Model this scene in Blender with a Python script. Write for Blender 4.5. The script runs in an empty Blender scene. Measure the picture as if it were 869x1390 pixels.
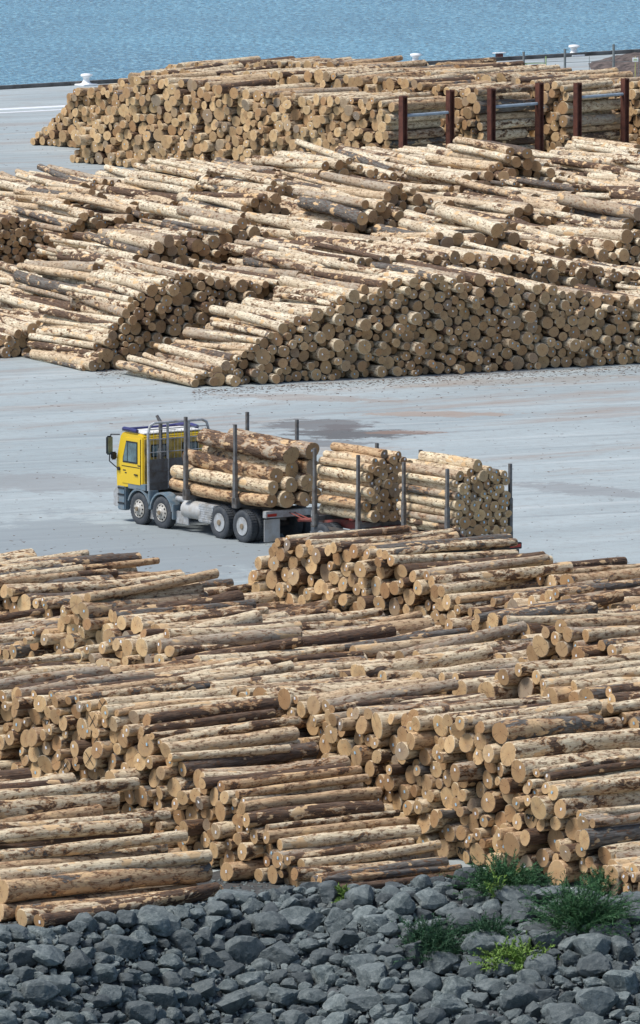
import bpy, bmesh, math, random
import numpy as np
from mathutils import Vector, Matrix, Euler, noise

# ------------------------------------------------------------------ camera geometry
W0, H0, FPX, YH = 869.0, 1390.0, 11000.0, -650.0
PITCH = math.atan((H0/2 - YH)/FPX)
CAMH = 32.5
ST, CT = math.sin(PITCH), math.cos(PITCH)
scene = bpy.context.scene
COL = scene.collection

def ray(px, py):
    a = (px - W0/2)/FPX; b = -(py - H0/2)/FPX
    return Vector((a, CT + b*ST, -ST + b*CT))
def G(px, py, z=0.0):                     # photo pixel -> point on the horizontal plane z
    d = ray(px, py); t = (z - CAMH)/d.z
    return Vector((d.x*t, d.y*t, z))
def proj(p):
    x, y, z = p[0], p[1], p[2] - CAMH
    dep = y*CT - z*ST; up = y*ST + z*CT
    return W0/2 + FPX*x/dep, H0/2 - FPX*up/dep
def on_plane(px, py, B, w):               # ray hits the vertical plane through B along w
    d = ray(px, py); n = Vector((-w.y, w.x, 0)); o = Vector((0, 0, CAMH))
    t = (B - o).dot(n)/d.dot(n); P = o + d*t
    return (P - B).dot(w), P.z

cam = bpy.data.cameras.new('camera'); camo = bpy.data.objects.new('camera', cam); COL.objects.link(camo)
camo.location = (0, 0, CAMH); camo.rotation_euler = (math.pi/2 - PITCH, 0, 0)
cam.sensor_fit = 'HORIZONTAL'; cam.sensor_width = 36.0; cam.lens = 36.0*FPX/W0
cam.clip_start = 1.0; cam.clip_end = 30000.0
scene.camera = camo

# ------------------------------------------------------------------ materials
def mat(name, col, rough=0.7, metal=0.0, var=0.12, scale=3.0, bump=0.0, spec=0.4, dirt=None):
    m = bpy.data.materials.new(name); m.use_nodes = True
    nt = m.node_tree; N = nt.nodes; L = nt.links; b = N['Principled BSDF']
    b.inputs['Roughness'].default_value = rough; b.inputs['Metallic'].default_value = metal
    b.inputs['Specular IOR Level'].default_value = spec
    tc = N.new('ShaderNodeTexCoord'); nz = N.new('ShaderNodeTexNoise')
    nz.inputs['Scale'].default_value = scale; nz.inputs['Detail'].default_value = 6; nz.inputs['Roughness'].default_value = .65
    L.new(tc.outputs['Object'], nz.inputs['Vector'])
    mx = N.new('ShaderNodeMix'); mx.data_type = 'RGBA'
    c2 = dirt if dirt else [c*(1-var*2.2) for c in col]
    mx.inputs[6].default_value = (*c2, 1); mx.inputs[7].default_value = (*[min(1, c*(1+var*.6)) for c in col], 1)
    rp = N.new('ShaderNodeMapRange'); rp.inputs[1].default_value = .32; rp.inputs[2].default_value = .6
    L.new(nz.outputs['Fac'], rp.inputs[0]); L.new(rp.outputs[0], mx.inputs[0]); L.new(mx.outputs[2], b.inputs['Base Color'])
    if bump:
        bp = N.new('ShaderNodeBump'); bp.inputs['Strength'].default_value = bump; bp.inputs['Distance'].default_value = .02
        n2 = N.new('ShaderNodeTexNoise'); n2.inputs['Scale'].default_value = scale*6; n2.inputs['Detail'].default_value = 5
        L.new(tc.outputs['Object'], n2.inputs['Vector']); L.new(n2.outputs['Fac'], bp.inputs['Height']); L.new(bp.outputs[0], b.inputs['Normal'])
    return m

class NT:
    """small node-graph helper"""
    def __init__(s, m):
        m.use_nodes = True; s.nt = m.node_tree; s.N = s.nt.nodes; s.L = s.nt.links; s.b = s.N['Principled BSDF']
    def n(s, t, **kw):
        x = s.N.new(t)
        for k, v in kw.items(): setattr(x, k, v)
        return x
    def put(s, sock, v):
        if hasattr(v, 'is_linked') or isinstance(v, bpy.types.NodeSocket): s.L.new(v, sock)
        else: sock.default_value = v
    def math(s, op, a, b=0.0, c=None, clamp=False):
        x = s.n('ShaderNodeMath', operation=op); x.use_clamp = clamp
        s.put(x.inputs[0], a); s.put(x.inputs[1], b)
        if c is not None: s.put(x.inputs[2], c)
        return x.outputs[0]
    def vmath(s, op, a, b=(0, 0, 0)):
        x = s.n('ShaderNodeVectorMath', operation=op); s.put(x.inputs[0], a); s.put(x.inputs[1], b)
        return x.outputs[0]
    def noise(s, vec, scale, detail=4, rough=.6, dist=0.0):
        x = s.n('ShaderNodeTexNoise'); s.put(x.inputs['Vector'], vec)
        x.inputs['Scale'].default_value = scale; x.inputs['Detail'].default_value = detail
        x.inputs['Roughness'].default_value = rough; x.inputs['Distortion'].default_value = dist
        return x.outputs['Fac']
    def ramp(s, v, lo, hi, a=0.0, b=1.0):
        x = s.n('ShaderNodeMapRange'); s.put(x.inputs[0], v); s.put(x.inputs[1], lo); s.put(x.inputs[2], hi)
        s.put(x.inputs[3], a); s.put(x.inputs[4], b); return x.outputs[0]
    def mix(s, f, a, b):
        x = s.n('ShaderNodeMix'); x.data_type = 'RGBA'; s.put(x.inputs[0], f)
        s.put(x.inputs[6], (*a, 1) if isinstance(a, tuple) else a); s.put(x.inputs[7], (*b, 1) if isinstance(b, tuple) else b)
        return x.outputs[2]
    def attr(s, name):
        x = s.n('ShaderNodeAttribute'); x.attribute_type = 'GEOMETRY'; x.attribute_name = name; return x.outputs['Vector']
    def sep(s, v):
        x = s.n('ShaderNodeSeparateXYZ'); s.put(x.inputs[0], v); return x.outputs
    def bump(s, h, strength, dist):
        x = s.n('ShaderNodeBump'); x.inputs['Strength'].default_value = strength; x.inputs['Distance'].default_value = dist
        s.put(x.inputs['Height'], h); s.L.new(x.outputs[0], s.b.inputs['Normal'])

def bark_material():
    m = bpy.data.materials.new('log_bark'); g = NT(m)
    lco = g.attr('lco'); lv = list(g.sep(g.attr('lv')))    # lv = (bark amount, tone, random)
    wf = g.math('LESS_THAN', lv[1], -.5); lv[1] = g.math('ADD', lv[1], g.math('MULTIPLY', wf, 2.0))
    off = g.n('ShaderNodeCombineXYZ'); g.L.new(g.math('MULTIPLY', lv[2], 97.0), off.inputs[0])
    g.L.new(g.math('MULTIPLY', lv[2], 31.0), off.inputs[1])
    v = g.vmath('ADD', lco, off.outputs[0])
    vs = g.vmath('MULTIPLY', v, (1.0, 2.2, 2.2))
    vf = g.vmath('MULTIPLY', v, (1.0, 9.0, 9.0))
    big = g.noise(vs, 1.15, 5, .68, .5)
    med = g.noise(vs, 3.6, 5, .7, .3)
    fine = g.noise(vf, 3.0, 4, .6)
    grain = g.noise(g.vmath('MULTIPLY', v, (1.5, 14.0, 14.0)), 6.0, 3, .6)
    cream = g.mix(g.ramp(fine, .3, .7), (.56, .445, .285), (.83, .73, .53))
    tan = g.mix(g.ramp(fine, .3, .7), (.38, .25, .14), (.63, .46, .28))
    grey = g.mix(g.ramp(fine, .3, .7), (.30, .25, .19), (.47, .41, .32))
    silver = g.mix(g.ramp(fine, .3, .7), (.52, .455, .33), (.85, .785, .62))
    cream = g.mix(g.math('MULTIPLY', wf, .85), cream, silver)
    c = g.mix(g.math('MULTIPLY', g.ramp(lv[1], .56, .72), g.math('SUBTRACT', 1.0, g.math('MULTIPLY', wf, .45))), cream, tan)
    c = g.mix(g.ramp(lv[1], .84, .90), c, grey)
    # soft weather staining along the log
    wst = g.ramp(g.noise(g.vmath('ADD', vs, (11, 4, 2)), .8, 4, .6), .42, .62, 0, .5)
    c = g.mix(wst, c, (.40, .29, .18))
    # brown inner bark smears
    red = g.ramp(g.math('ADD', g.math('MULTIPLY', med, .6), g.math('MULTIPLY', grain, .4)), .50, .58)
    c = g.mix(g.math('MULTIPLY', g.math('MULTIPLY', red, g.math('SUBTRACT', 1.0, g.math('MULTIPLY', wf, .4))), g.ramp(lv[0], 0, 1, .5, .95)), c, (.25, .125, .07))
    # dark bark plates, with an orange-brown rim of inner bark
    thr = g.ramp(lv[0], 0.0, 1.0, .665, .38)
    bm = g.math('ADD', g.math('MULTIPLY', big, .78), g.math('MULTIPLY', med, .22))
    rim = g.ramp(bm, g.math('SUBTRACT', thr, .035), thr, 0, .85)
    c = g.mix(rim, c, (.33, .17, .075))
    bark = g.ramp(bm, thr, g.math('ADD', thr, .02))
    bc = g.mix(g.ramp(fine, .35, .65), (.05, .032, .024), (.17, .115, .08))
    bc = g.mix(g.ramp(lv[2], .70, .78), bc, g.mix(g.ramp(fine, .35, .65), (.06, .055, .05), (.20, .185, .165)))
    c = g.mix(bark, c, bc)
    # small dark knots and flakes
    fl = g.ramp(g.noise(vs, 5.5, 5, .7), .545, .60)
    c = g.mix(g.math('MULTIPLY', fl, .8), c, (.15, .08, .045))
    # bark-stripped pale scars on the bark
    sc = g.ramp(g.noise(g.vmath('ADD', vs, (7.3, 1.1, 3.2)), 1.5, 3, .5), .62, .64)
    c = g.mix(g.math('MULTIPLY', sc, .95), c, (.62, .43, .24))
    g.L.new(c, g.b.inputs['Base Color']); g.b.inputs['Roughness'].default_value = .85
    g.b.inputs['Specular IOR Level'].default_value = .2
    h = g.math('ADD', g.math('MULTIPLY', bark, .8), g.math('ADD', g.math('MULTIPLY', fine, .6), g.math('MULTIPLY', fl, -.3)))
    g.bump(h, .9, .03)
    return m

def end_material():
    m = bpy.data.materials.new('sawn_wood'); g = NT(m)
    lco = g.attr('lco'); s = g.sep(lco); lv = list(g.sep(g.attr('lv')))
    wf = g.math('LESS_THAN', lv[1], -.5); lv[1] = g.math('ADD', lv[1], g.math('MULTIPLY', wf, 2.0))
    off = g.n('ShaderNodeCombineXYZ'); g.L.new(g.math('MULTIPLY', lv[2], 53.0), off.inputs[0])
    flat = g.vmath('ADD', g.vmath('MULTIPLY', lco, (0, 1, 1)), off.outputs[0])
    w = g.noise(flat, 5.0, 3, .6)
    r = g.math('SQRT', g.math('ADD', g.math('POWER', g.math('ABSOLUTE', s[1]), 2.0), g.math('POWER', g.math('ABSOLUTE', s[2]), 2.0)))
    rr = g.math('ADD', r, g.math('MULTIPLY', w, .05))
    ring = g.math('SINE', g.math('MULTIPLY', rr, 230.0))
    c = g.mix(g.ramp(ring, -1, 1, 0, .38), (.65, .455, .24), (.48, .32, .16))
    heart = g.ramp(rr, .05, .17)
    c = g.mix(g.math('MULTIPLY', g.math('SUBTRACT', 1.0, heart), .45), c, (.42, .23, .10))
    st = g.ramp(g.noise(flat, 4.5, 5, .7), .50, .70)
    c = g.mix(g.math('MULTIPLY', st, .6), c, (.30, .22, .15))
    # per log tint: orange fresh .. grey weathered
    c = g.mix(g.ramp(lv[1], .2, 1.0, 0, .7), c, (.26, .16, .085))
    c = g.mix(g.ramp(lv[2], .0, .25, .35, 0), c, (.52, .38, .22))
    fr2 = g.math('FRACT', g.math('MULTIPLY', lv[2], 7.31))
    c = g.mix(g.ramp(fr2, .55, 1.0, 0, .75), c, g.mix(w, (.27, .15, .075), (.40, .22, .10)))
    c = g.mix(g.ramp(fr2, .12, .0, 0, .7), c, (.20, .185, .165))
    c = g.mix(g.math('MULTIPLY', wf, .45), c, (.36, .215, .115))
    dirn = g.n('ShaderNodeVectorMath', operation='NORMALIZE'); g.L.new(g.vmath('MULTIPLY', lco, (0, 1, 1)), dirn.inputs[0])
    cn = g.noise(g.vmath('ADD', dirn.outputs[0], off.outputs[0]), 2.3, 2, .5)
    ck = g.ramp(g.math('ABSOLUTE', g.math('SUBTRACT', cn, .5)), .0, .022, .75, 0)
    ck = g.math('MULTIPLY', ck, g.ramp(w, .45, .55))
    c = g.mix(ck, c, (.13, .075, .04))
    pith = g.ramp(r, .008, .016)
    c = g.mix(pith, (.12, .07, .04), c)
    # radial drying checks
    g.L.new(c, g.b.inputs['Base Color']); g.b.inputs['Roughness'].default_value = .8
    g.b.inputs['Specular IOR Level'].default_value = .2
    g.bump(g.math('ADD', ring, g.math('MULTIPLY', w, 3.0)), .35, .006)
    return m

M = {}
M['bark'] = bark_material(); M['end'] = end_material()
M['tag'] = mat('paper_tag', (.82, .84, .86), .6, var=.05)
M['tagblue'] = mat('blue_tag', (.35, .55, .68), .6, var=.05)
M['marker'] = mat('marker_ink', (.03, .035, .03), .8)
M['greeninkm'] = mat('green_ink', (.05, .16, .06), .8)
M['bluepaint'] = mat('blue_spray_paint', (.04, .20, .34), .8)
M['yellow'] = mat('yellow_paint', (.66, .45, .02), .35, var=.03, scale=1.2, spec=.5, dirt=(.70, .48, .02))
M['roofwhite'] = mat('white_roof_paint', (.74, .74, .72), .5, var=.08, dirt=(.45, .43, .38))
M['visor'] = mat('navy_visor', (.045, .045, .15), .3, var=.1)
M['rearcab'] = mat('shaded_yellow_paint', (.55, .38, .07), .7, var=.2, scale=5, dirt=(.22, .16, .08))  # cab yellow, browned: the rear wall's shade is put into the colour
M['glass'] = mat('cab_glass', (.10, .17, .19), .08, var=.3, scale=2, spec=.9)
M['bluegrey'] = mat('dusty_blue_grey_plastic', (.10, .155, .20), .65, var=.2, scale=6, dirt=(.20, .22, .23))
M['darkplastic'] = mat('dark_plastic', (.02, .022, .026), .6)
M['steel'] = mat('worn_steel', (.15, .155, .16), .6, .3, var=.2, scale=5, bump=.3, dirt=(.11, .09, .075))
M['dirtysteel'] = mat('dirty_chassis', (.055, .052, .05), .8, .1, var=.3, scale=4, dirt=(.12, .10, .085))
M['galv'] = mat('dusty_galvanised', (.42, .44, .46), .55, .3, var=.15, scale=4, dirt=(.28, .27, .25))
M['tank'] = mat('white_tank_paint', (.42, .43, .43), .45, .1, var=.12, scale=4, dirt=(.36, .34, .31))
M['tyre'] = mat('tyre_rubber', (.035, .042, .052), .85, var=.25, scale=6, dirt=(.075, .08, .085))
M['rim'] = mat('rim_metal', (.46, .45, .42), .6, .2, var=.2, scale=8, dirt=(.34, .31, .27))
M['hub'] = mat('hub_dusty', (.24, .19, .13), .8, .1, var=.2, scale=10)
M['hole'] = mat('rim_hole', (.015, .015, .015), .9)
M['red'] = mat('red_lens', (.42, .04, .025), .3, var=.1)
M['redpaint'] = mat('faded_red_paint', (.26, .06, .05), .6, var=.25, dirt=(.12, .07, .06))
M['rust'] = mat('rusty_steel', (.115, .042, .028), .85, .1, var=.3, scale=3, bump=.5, dirt=(.055, .022, .018))
M['pipeblue'] = mat('pale_blue_pipe', (.30, .36, .42), .6, .1, var=.12)
M['white'] = mat('white_paint', (.85, .86, .86), .5, var=.04, scale=2)
M['fencegrey'] = mat('fence_galv', (.20, .22, .22), .6, .2)
M['fencegreen'] = mat('barrier_green', (.30, .42, .16), .6)
M['signyellow'] = mat('sign_post_yellow', (.45, .42, .16), .6)
M['kerb'] = mat('dark_timber_kerb', (.15, .145, .14), .9, var=.3, scale=.9, dirt=(.06, .055, .05))
M['concrete'] = mat('wharf_concrete', (.30, .30, .29), .9, var=.2, scale=.3)
M['leaf1'] = mat('fennel_green', (.045, .125, .045), .7, var=.3, scale=5)
M['leaf2'] = mat('yellow_green_leaf', (.17, .28, .055), .7, var=.3, scale=5)
M['leaf3'] = mat('deep_green_leaf', (.03, .09, .04), .7, var=.3, scale=5)
M['chip'] = mat('bark_chip', (.13, .075, .05), .9, var=.4, scale=1.5, dirt=(.045, .03, .025))

# ------------------------------------------------------------------ object helpers
def tag(o, label, cat, group=None, kind=None):
    if label: o['label'] = label
    if cat: o['category'] = cat
    if group: o['group'] = group
    if kind: o['kind'] = kind
    return o
def empty(name, loc=(0, 0, 0), rot=(0, 0, 0)):
    o = bpy.data.objects.new(name, None); o.empty_display_size = .3
    o.location = loc; o.rotation_euler = rot; COL.objects.link(o); return o

def rotm(rx=0, ry=0, rz=0): return Euler((rx, ry, rz)).to_matrix()

class MB:
    """collects shapes of ONE part"""
    def __init__(s): s.bm = bmesh.new(); s.done = set()
    def mark(s, i):
        for f in s.bm.faces:
            if f not in s.done: f.material_index = i; s.done.add(f)
        return s
    def _tf(s, vs, loc, R):
        for v in vs: v.co = (R @ v.co if R else v.co) + Vector(loc)
    def box(s, c, d, R=None, bevel=0.0, taper=None):
        r = bmesh.ops.create_cube(s.bm, size=1.0); vs = r['verts']
        for v in vs:
            v.co = Vector((v.co.x*d[0], v.co.y*d[1], v.co.z*d[2]))
            if taper and v.co.z > 0: v.co.x *= taper[0]; v.co.y *= taper[1]
        if bevel:
            es = list({e for v in vs for e in v.link_edges})
            r2 = bmesh.ops.bevel(s.bm, geom=es, offset=bevel, segments=2, affect='EDGES')
            vs = list({v for f in r2['faces'] for v in f.verts} | {v for v in vs if v.is_valid})
        s._tf(vs, c, R); return s
    def cyl(s, a, b, r1, r2=None, n=16, caps=True):
        a = Vector(a); b = Vector(b); r2 = r1 if r2 is None else r2
        L = (b - a).length
        r = bmesh.ops.create_cone(s.bm, cap_ends=caps, segments=n, radius1=r1, radius2=r2, depth=L)
        q = (b - a).to_track_quat('Z', 'Y').to_matrix()
        s._tf(r['verts'], (a + b)/2, q); return s
    def tube(s, pts, r, n=8):
        for i in range(len(pts)-1):
            s.cyl(pts[i], pts[i+1], r, n=n)
            if i: 
                q = bmesh.ops.create_icosphere(s.bm, subdivisions=1, radius=r*1.02); s._tf(q['verts'], pts[i], None)
        return s
    def lathe(s, prof, axis='Z', c=(0, 0, 0), n=24):
        rings = []
        for (r, h) in prof:
            ring = []
            for k in range(n):
                a = 2*math.pi*k/n; x, y = r*math.cos(a), r*math.sin(a)
                co = (x, y, h) if axis == 'Z' else (x, h, y)
                ring.append(s.bm.verts.new(Vector(co) + Vector(c)))
            rings.append(ring)
        for i in range(len(rings)-1):
            for k in range(n):
                k2 = (k+1) % n
                s.bm.faces.new((rings[i][k], rings[i][k2], rings[i+1][k2], rings[i+1][k]))
        s.bm.faces.new(rings[0][::-1]); s.bm.faces.new(rings[-1]); return s
    def prism(s, poly, y0, y1, bevel=0.0):
        """poly in XZ, extruded along Y"""
        a = [s.bm.verts.new((p[0], y0, p[1])) for p in poly]; b = [s.bm.verts.new((p[0], y1, p[1])) for p in poly]
        n = len(poly); fs = [s.bm.faces.new(a), s.bm.faces.new(b[::-1])]
        for i in range(n): fs.append(s.bm.faces.new((a[i], b[i], b[(i+1) % n], a[(i+1) % n])))
        if bevel:
            es = list({e for f in fs for e in f.edges})
            bmesh.ops.bevel(s.bm, geom=es, offset=bevel, segments=2, affect='EDGES')
        return s
    def build(s, name, m, parent=None, smooth=True, loc=None, rot=None):
        bmesh.ops.recalc_face_normals(s.bm, faces=s.bm.faces)
        me = bpy.data.meshes.new(name); s.bm.to_mesh(me); s.bm.free()
        for q_ in (m if isinstance(m, (list, tuple)) else [m]): me.materials.append(M[q_] if isinstance(q_, str) else q_)
        if smooth:
            me.polygons.foreach_set('use_smooth', [True]*len(me.polygons))
            try: me.set_sharp_from_angle(angle=math.radians(35))
            except Exception: pass
        o = bpy.data.objects.new(name, me); COL.objects.link(o)
        if parent: o.parent = parent
        if loc is not None: o.location = loc
        if rot is not None: o.rotation_euler = rot
        return o

# ------------------------------------------------------------------ world and sun
world = bpy.data.worlds.new("World"); scene.world = world; world.use_nodes = True
wn = world.node_tree; sky = wn.nodes.new('ShaderNodeTexSky'); sky.sky_type = 'NISHITA'; sky.sun_disc = False
SUN_AZ, SUN_EL = math.radians(-112), math.radians(60)       # azimuth from +Y, clockwise positive
sky.sun_elevation = SUN_EL; sky.sun_rotation = SUN_AZ; sky.air_density = 1.0; sky.dust_density = 1.5
wn.links.new(sky.outputs[0], wn.nodes['Background'].inputs[0]); wn.nodes['Background'].inputs[1].default_value = .095
sl = bpy.data.lights.new('sun', 'SUN'); sl.energy = 2.7; sl.angle = math.radians(20); sl.color = (1.0, .955, .89)
so = bpy.data.objects.new('sun', sl); COL.objects.link(so)
sd = Vector((math.sin(SUN_AZ)*math.cos(SUN_EL), math.cos(SUN_AZ)*math.cos(SUN_EL), math.sin(SUN_EL)))
so.rotation_euler = (-sd).to_track_quat('-Z', 'Y').to_euler()
scene.view_settings.view_transform = 'Standard'; scene.view_settings.look = 'None'
scene.view_settings.exposure = 0.62; scene.view_settings.gamma = 1.0

# ------------------------------------------------------------------ log stock
LOGS = []
def new_log(P, yaw, pitch, L, r1, r2, bark, tone, tg, stack, detail, rng, zone=0):
    LOGS.append(dict(P=Vector(P), yaw=yaw, pitch=pitch, L=L, r1=r1, r2=r2, bark=bark, tone=tone,
                     tag=tg, stack=stack, detail=detail, seed=rng.random(), zone=zone))

def pack(a, b, hf, ff, rgen, rng, win=280, walls=False, nx=230, maxn=1600):
    xs = np.arange(a, b, .03); T = np.zeros(maxn); Z = np.zeros(maxn); R = np.zeros(maxn); n = 0; fails = 0
    while fails < 40 and n < maxn:
        r = rgen()
        x = np.sort(xs[rng.integers(0, len(xs), nx)]) if len(xs) > nx else xs
        def rest(x):
            z = ff(x) + r; lo = max(0, n - win)
            if n:
                d = np.abs(x[:, None] - T[None, lo:n]); s = r + R[None, lo:n]
                zz = np.where(d < s, Z[None, lo:n] + np.sqrt(np.maximum(s*s - d*d, 0)), -9.0)
                z = np.maximum(z, zz.max(axis=1))
            return z
        z = rest(x); ok = (z + .5*r <= hf(x))
        if walls: ok &= (x > a + r) & (x < b - r)
        if not ok.any(): fails += 1; continue
        i = int(np.argmin(np.where(ok, z, 99)))
        xf = np.linspace(x[i]-.08, x[i]+.08, 17); 
        if walls: xf = np.clip(xf, a + r, b - r)
        zf = rest(xf); j = int(np.argmin(zf))
        T[n], Z[n], R[n] = xf[j], zf[j], r; n += 1
    return T[:n], Z[:n], R[:n]

def stack_row(name, base, az, prof, L, rmean, rsd, seed, detail, mode='top', face='near', skin=None, wsign=1,
              barkmu=.3, jit=1.0, tagp=.5, shift=0.0, hnoise=0.0, tr=None, yawslope=0.0):
    """one row of stacked logs. az: azimuth of the log axis (away from the camera), + right, - left"""
    rng = np.random.default_rng(seed); pr = random.Random(seed)
    u = Vector((math.sin(az), math.cos(az), 0))
    w = Vector((math.cos(az), -math.sin(az), 0))            # left -> right in the picture
    B = G(*base) if not isinstance(base, Vector) else base
    B = B + u*shift
    ts, hs = [], []
    for p in prof:
        if mode == 'top': t, h = on_plane(p[0], p[1], B, w)
        else:
            t, _ = on_plane(p[0], 400, B, w); h = p[1]
        ts.append(t); hs.append(max(h, .05))
    ts = np.array(ts); hs = np.array(hs)
    Bn = B - u*L if face == 'far' else B
    ph = [pr.uniform(0, 6.28) for _ in range(4)]
    def hf(x):
        h = np.interp(x, ts, hs)
        if hnoise: h = h + hnoise*(np.sin(x*.9+ph[0])*.5 + np.sin(x*2.1+ph[1])*.35 + np.sin(x*.37+ph[2])*.6)*np.clip(h/2.5, 0, 1)
        return h
    ff = (lambda x: np.maximum(0, hf(x) - skin)) if skin else (lambda x: x*0)
    lo, hi = rmean*.58, rmean*1.55
    rgen = lambda: float(np.clip(rng.lognormal(math.log(rmean), rsd), lo, hi))
    T, Z, R = pack(ts[0], ts[-1], hf, ff, rgen, rng)
    for t, z, r in zip(T, Z, R):
        depth = hf(np.array([t]))[0] - z
        top = 1 if depth < .55 else 0
        off = pr.gauss(0, .15)*jit + (pr.uniform(-.5, .3) if pr.random() < .08 else 0)
        yaw = math.radians(pr.gauss(0, 1.1)*jit*(2.2 if top else 1) + (pr.gauss(0, 7) if top and pr.random() < .16 else 0))
        P = Bn + w*t + Vector((0, 0, z)) + u*off
        bark = min(1, max(0, pr.gauss(barkmu, .2))) if pr.random() > .13 else pr.uniform(.7, 1)
        r2 = r*pr.uniform(.76, 1.02)
        ll = L*(pr.uniform(.92, 1.04) if pr.random() > .1 else pr.uniform(.72, .95))
        new_log(P, math.pi/2 - az + yaw, math.radians(pr.gauss(0, .5 + .7*top)*jit), ll, r*.945, r2*.945, bark, pr.random() - (2.0 if name[0] == 'M' else 0.0),
                (pr.random() < tagp), name, detail, pr, top)
    return B, u, w, ts, hs

D2R = math.radians
NEAR_AZ, MID_AZ, FAR_AZ = D2R(52), D2R(-27), D2R(47)
# -- near side of the yard (log ends face left) --
stack_row('F1', (325, 1226), NEAR_AZ, [(-110, 1010), (-20, 1034), (60, 1046), (180, 1058), (205, 1090), (230, 1130), (268, 1152), (290, 1190), (325, 1212), (333, 1224)],
          5.8, .225, .2, 11, 3, face='far', barkmu=.30)
stack_row('F2', (445, 1216), NEAR_AZ, [(-90, 905), (0, 930), (60, 940), (130, 950), (170, 957), (200, 985), (225, 1012), (250, 1040), (290, 1060), (330, 1078), (355, 1115), (388, 1160), (430, 1188), (450, 1206)],
          4.15, .172, .30, 112, 3, barkmu=.30)
stack_row('F3', (779, 1203), NEAR_AZ, [(90, 915), (190, 922), (280, 930), (360, 935), (420, 948), (480, 962), (560, 966), (640, 976), (690, 985), (712, 1035), (745, 1062), (775, 1095), (805, 1112), (822, 1165), (880, 1188)],
          4.2, .195, .30, 13, 3, barkmu=.30)
stack_row('F4', (445, 1064), NEAR_AZ, [(60, 935), (90, 905), (150, 860), (200, 864), (250, 905), (330, 915), (440, 912), (510, 900), (560, 898), (640, 915), (700, 925), (760, 936), (830, 948), (890, 985), (960, 1010)],
          4.4, .195, .28, 14, 3, barkmu=.34, hnoise=0.35, jit=1.5)
stack_row('F5', (445, 1000), NEAR_AZ, [(-120, 850), (-40, 862), (20, 880), (60, 850), (110, 818), (150, 828), (210, 862), (300, 868), (400, 862), (460, 872), (520, 886), (600, 895), (680, 905), (740, 880), (780, 862), (840, 868), (900, 900), (960, 940)],
          4.6, .195, .28, 15, 3, barkmu=.36, hnoise=0.40, jit=1.5)
stack_row('F6', (445, 938), NEAR_AZ, [(-120, 780), (-30, 788), (40, 800), (90, 828), (140, 832), (200, 848), (290, 852), (400, 862), (480, 884), (560, 892), (600, 850), (640, 830), (690, 822), (730, 846), (800, 868), (900, 895)],
          4.6, .20, .28, 16, 3, barkmu=.4, hnoise=0.35, jit=1.5)
stack_row('F7', (445, 890), NEAR_AZ, [(-120, 770), (-40, 768), (25, 772), (60, 795), (100, 806), (150, 806), (200, 822), (260, 838), (330, 846), (430, 866), (520, 884), (610, 890), (640, 850), (680, 802), (740, 800), (800, 812), (869, 822), (940, 850)],
          4.6, .21, .28, 17, 3, barkmu=.4, hnoise=0.30, jit=1.5)
stack_row('R', (335, 824), NEAR_AZ, [(333, 815), (342, 760), (362, 744), (392, 728), (428, 736), (478, 740), (528, 748), (545, 768), (573, 776), (610, 800), (640, 822), (660, 850), (675, 880)],
          4.9, .205, .28, 18, 3, barkmu=.34)
stack_row('Q', (652, 838), NEAR_AZ, [(650, 790), (658, 768), (690, 772), (720, 782), (760, 782), (800, 792), (830, 800), (869, 806), (940, 830)],
          4.8, .22, .28, 19, 3, barkmu=.3)
# -- middle field (log ends face right) --
mid = [
 ('top', [(266, 512), (282, 503), (310, 488), (345, 463), (385, 440), (434, 420), (480, 394), (530, 382), (560, 373), (640, 374), (700, 380), (740, 386), (790, 396), (840, 402), (900, 404), (960, 400)], None, (265, 526)),
 ('top', [(118, 498), (130, 478), (160, 432), (188, 392), (240, 372), (290, 372), (350, 384), (400, 372), (450, 352), (520, 346), (600, 344), (690, 346), (780, 356), (869, 372), (950, 370)], 2.9, (135, 503)),
]
Bm = None
for k, (mode, prof, skin, base) in enumerate(mid):
    Bm, um, wm, _, _ = stack_row('M%d' % (k+1), base, MID_AZ, prof, 5.8, .185, .26, 31+k, 2, skin=skin, barkmu=.26, tagp=.55, jit=1.2)
midh = [
 [(-60, .4), (20, .8), (60, 1.1), (95, 2.0), (140, 3.4), (175, 3.6), (215, 3.9), (280, 3.9), (350, 3.3), (440, 3.6), (540, 3.9), (600, 3.4), (700, 3.7), (800, 3.9), (960, 3.2)],
 [(-60, 1.0), (20, 1.5), (70, 1.9), (110, 2.5), (140, 3.2), (175, 3.6), (250, 3.9), (330, 4.1), (400, 3.4), (480, 3.9), (560, 4.2), (640, 3.3), (720, 3.9), (800, 3.5), (960, 3.6)],
 [(-60, .5), (60, .7), (130, 1.4), (165, 3.2), (200, 3.5), (300, 3.8), (380, 4.1), (470, 3.7), (560, 3.3), (650, 4.0), (740, 3.6), (820, 3.9), (960, 3.5)],
 [(74, 3.0), (120, 3.6), (190, 3.9), (260, 3.4), (340, 3.9), (420, 4.1), (520, 3.5), (600, 3.7), (690, 4.3), (760, 3.6), (869, 4.0), (960, 3.7)],
 [(-60, 3.4), (40, 3.6), (130, 3.9), (220, 3.4), (300, 3.8), (400, 3.4), (480, 3.9), (560, 3.6), (640, 4.1), (735, 4.3), (790, 3.6), (869, 4.1), (960, 3.6)],
 [(-60, 3.6), (30, 3.3), (110, 3.7), (200, 3.8), (280, 3.3), (370, 3.6), (450, 3.7), (540, 3.7), (620, 3.2), (700, 3.5), (800, 3.2), (869, 3.5), (960, 3.2)],
 [(-60, 3.3), (20, 3.5), (120, 3.4), (190, 3.7), (260, 3.7), (350, 3.4), (440, 3.6), (540, 3.3), (640, 3.7), (760, 3.5), (869, 3.5), (960, 3.4)],
 [(200, .4), (240, 2.0), (330, 2.9), (420, 3.1), (520, 3.35), (600, 3.2), (700, 3.35), (800, 2.9), (869, 2.8), (960, 2.7)],
]
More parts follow.
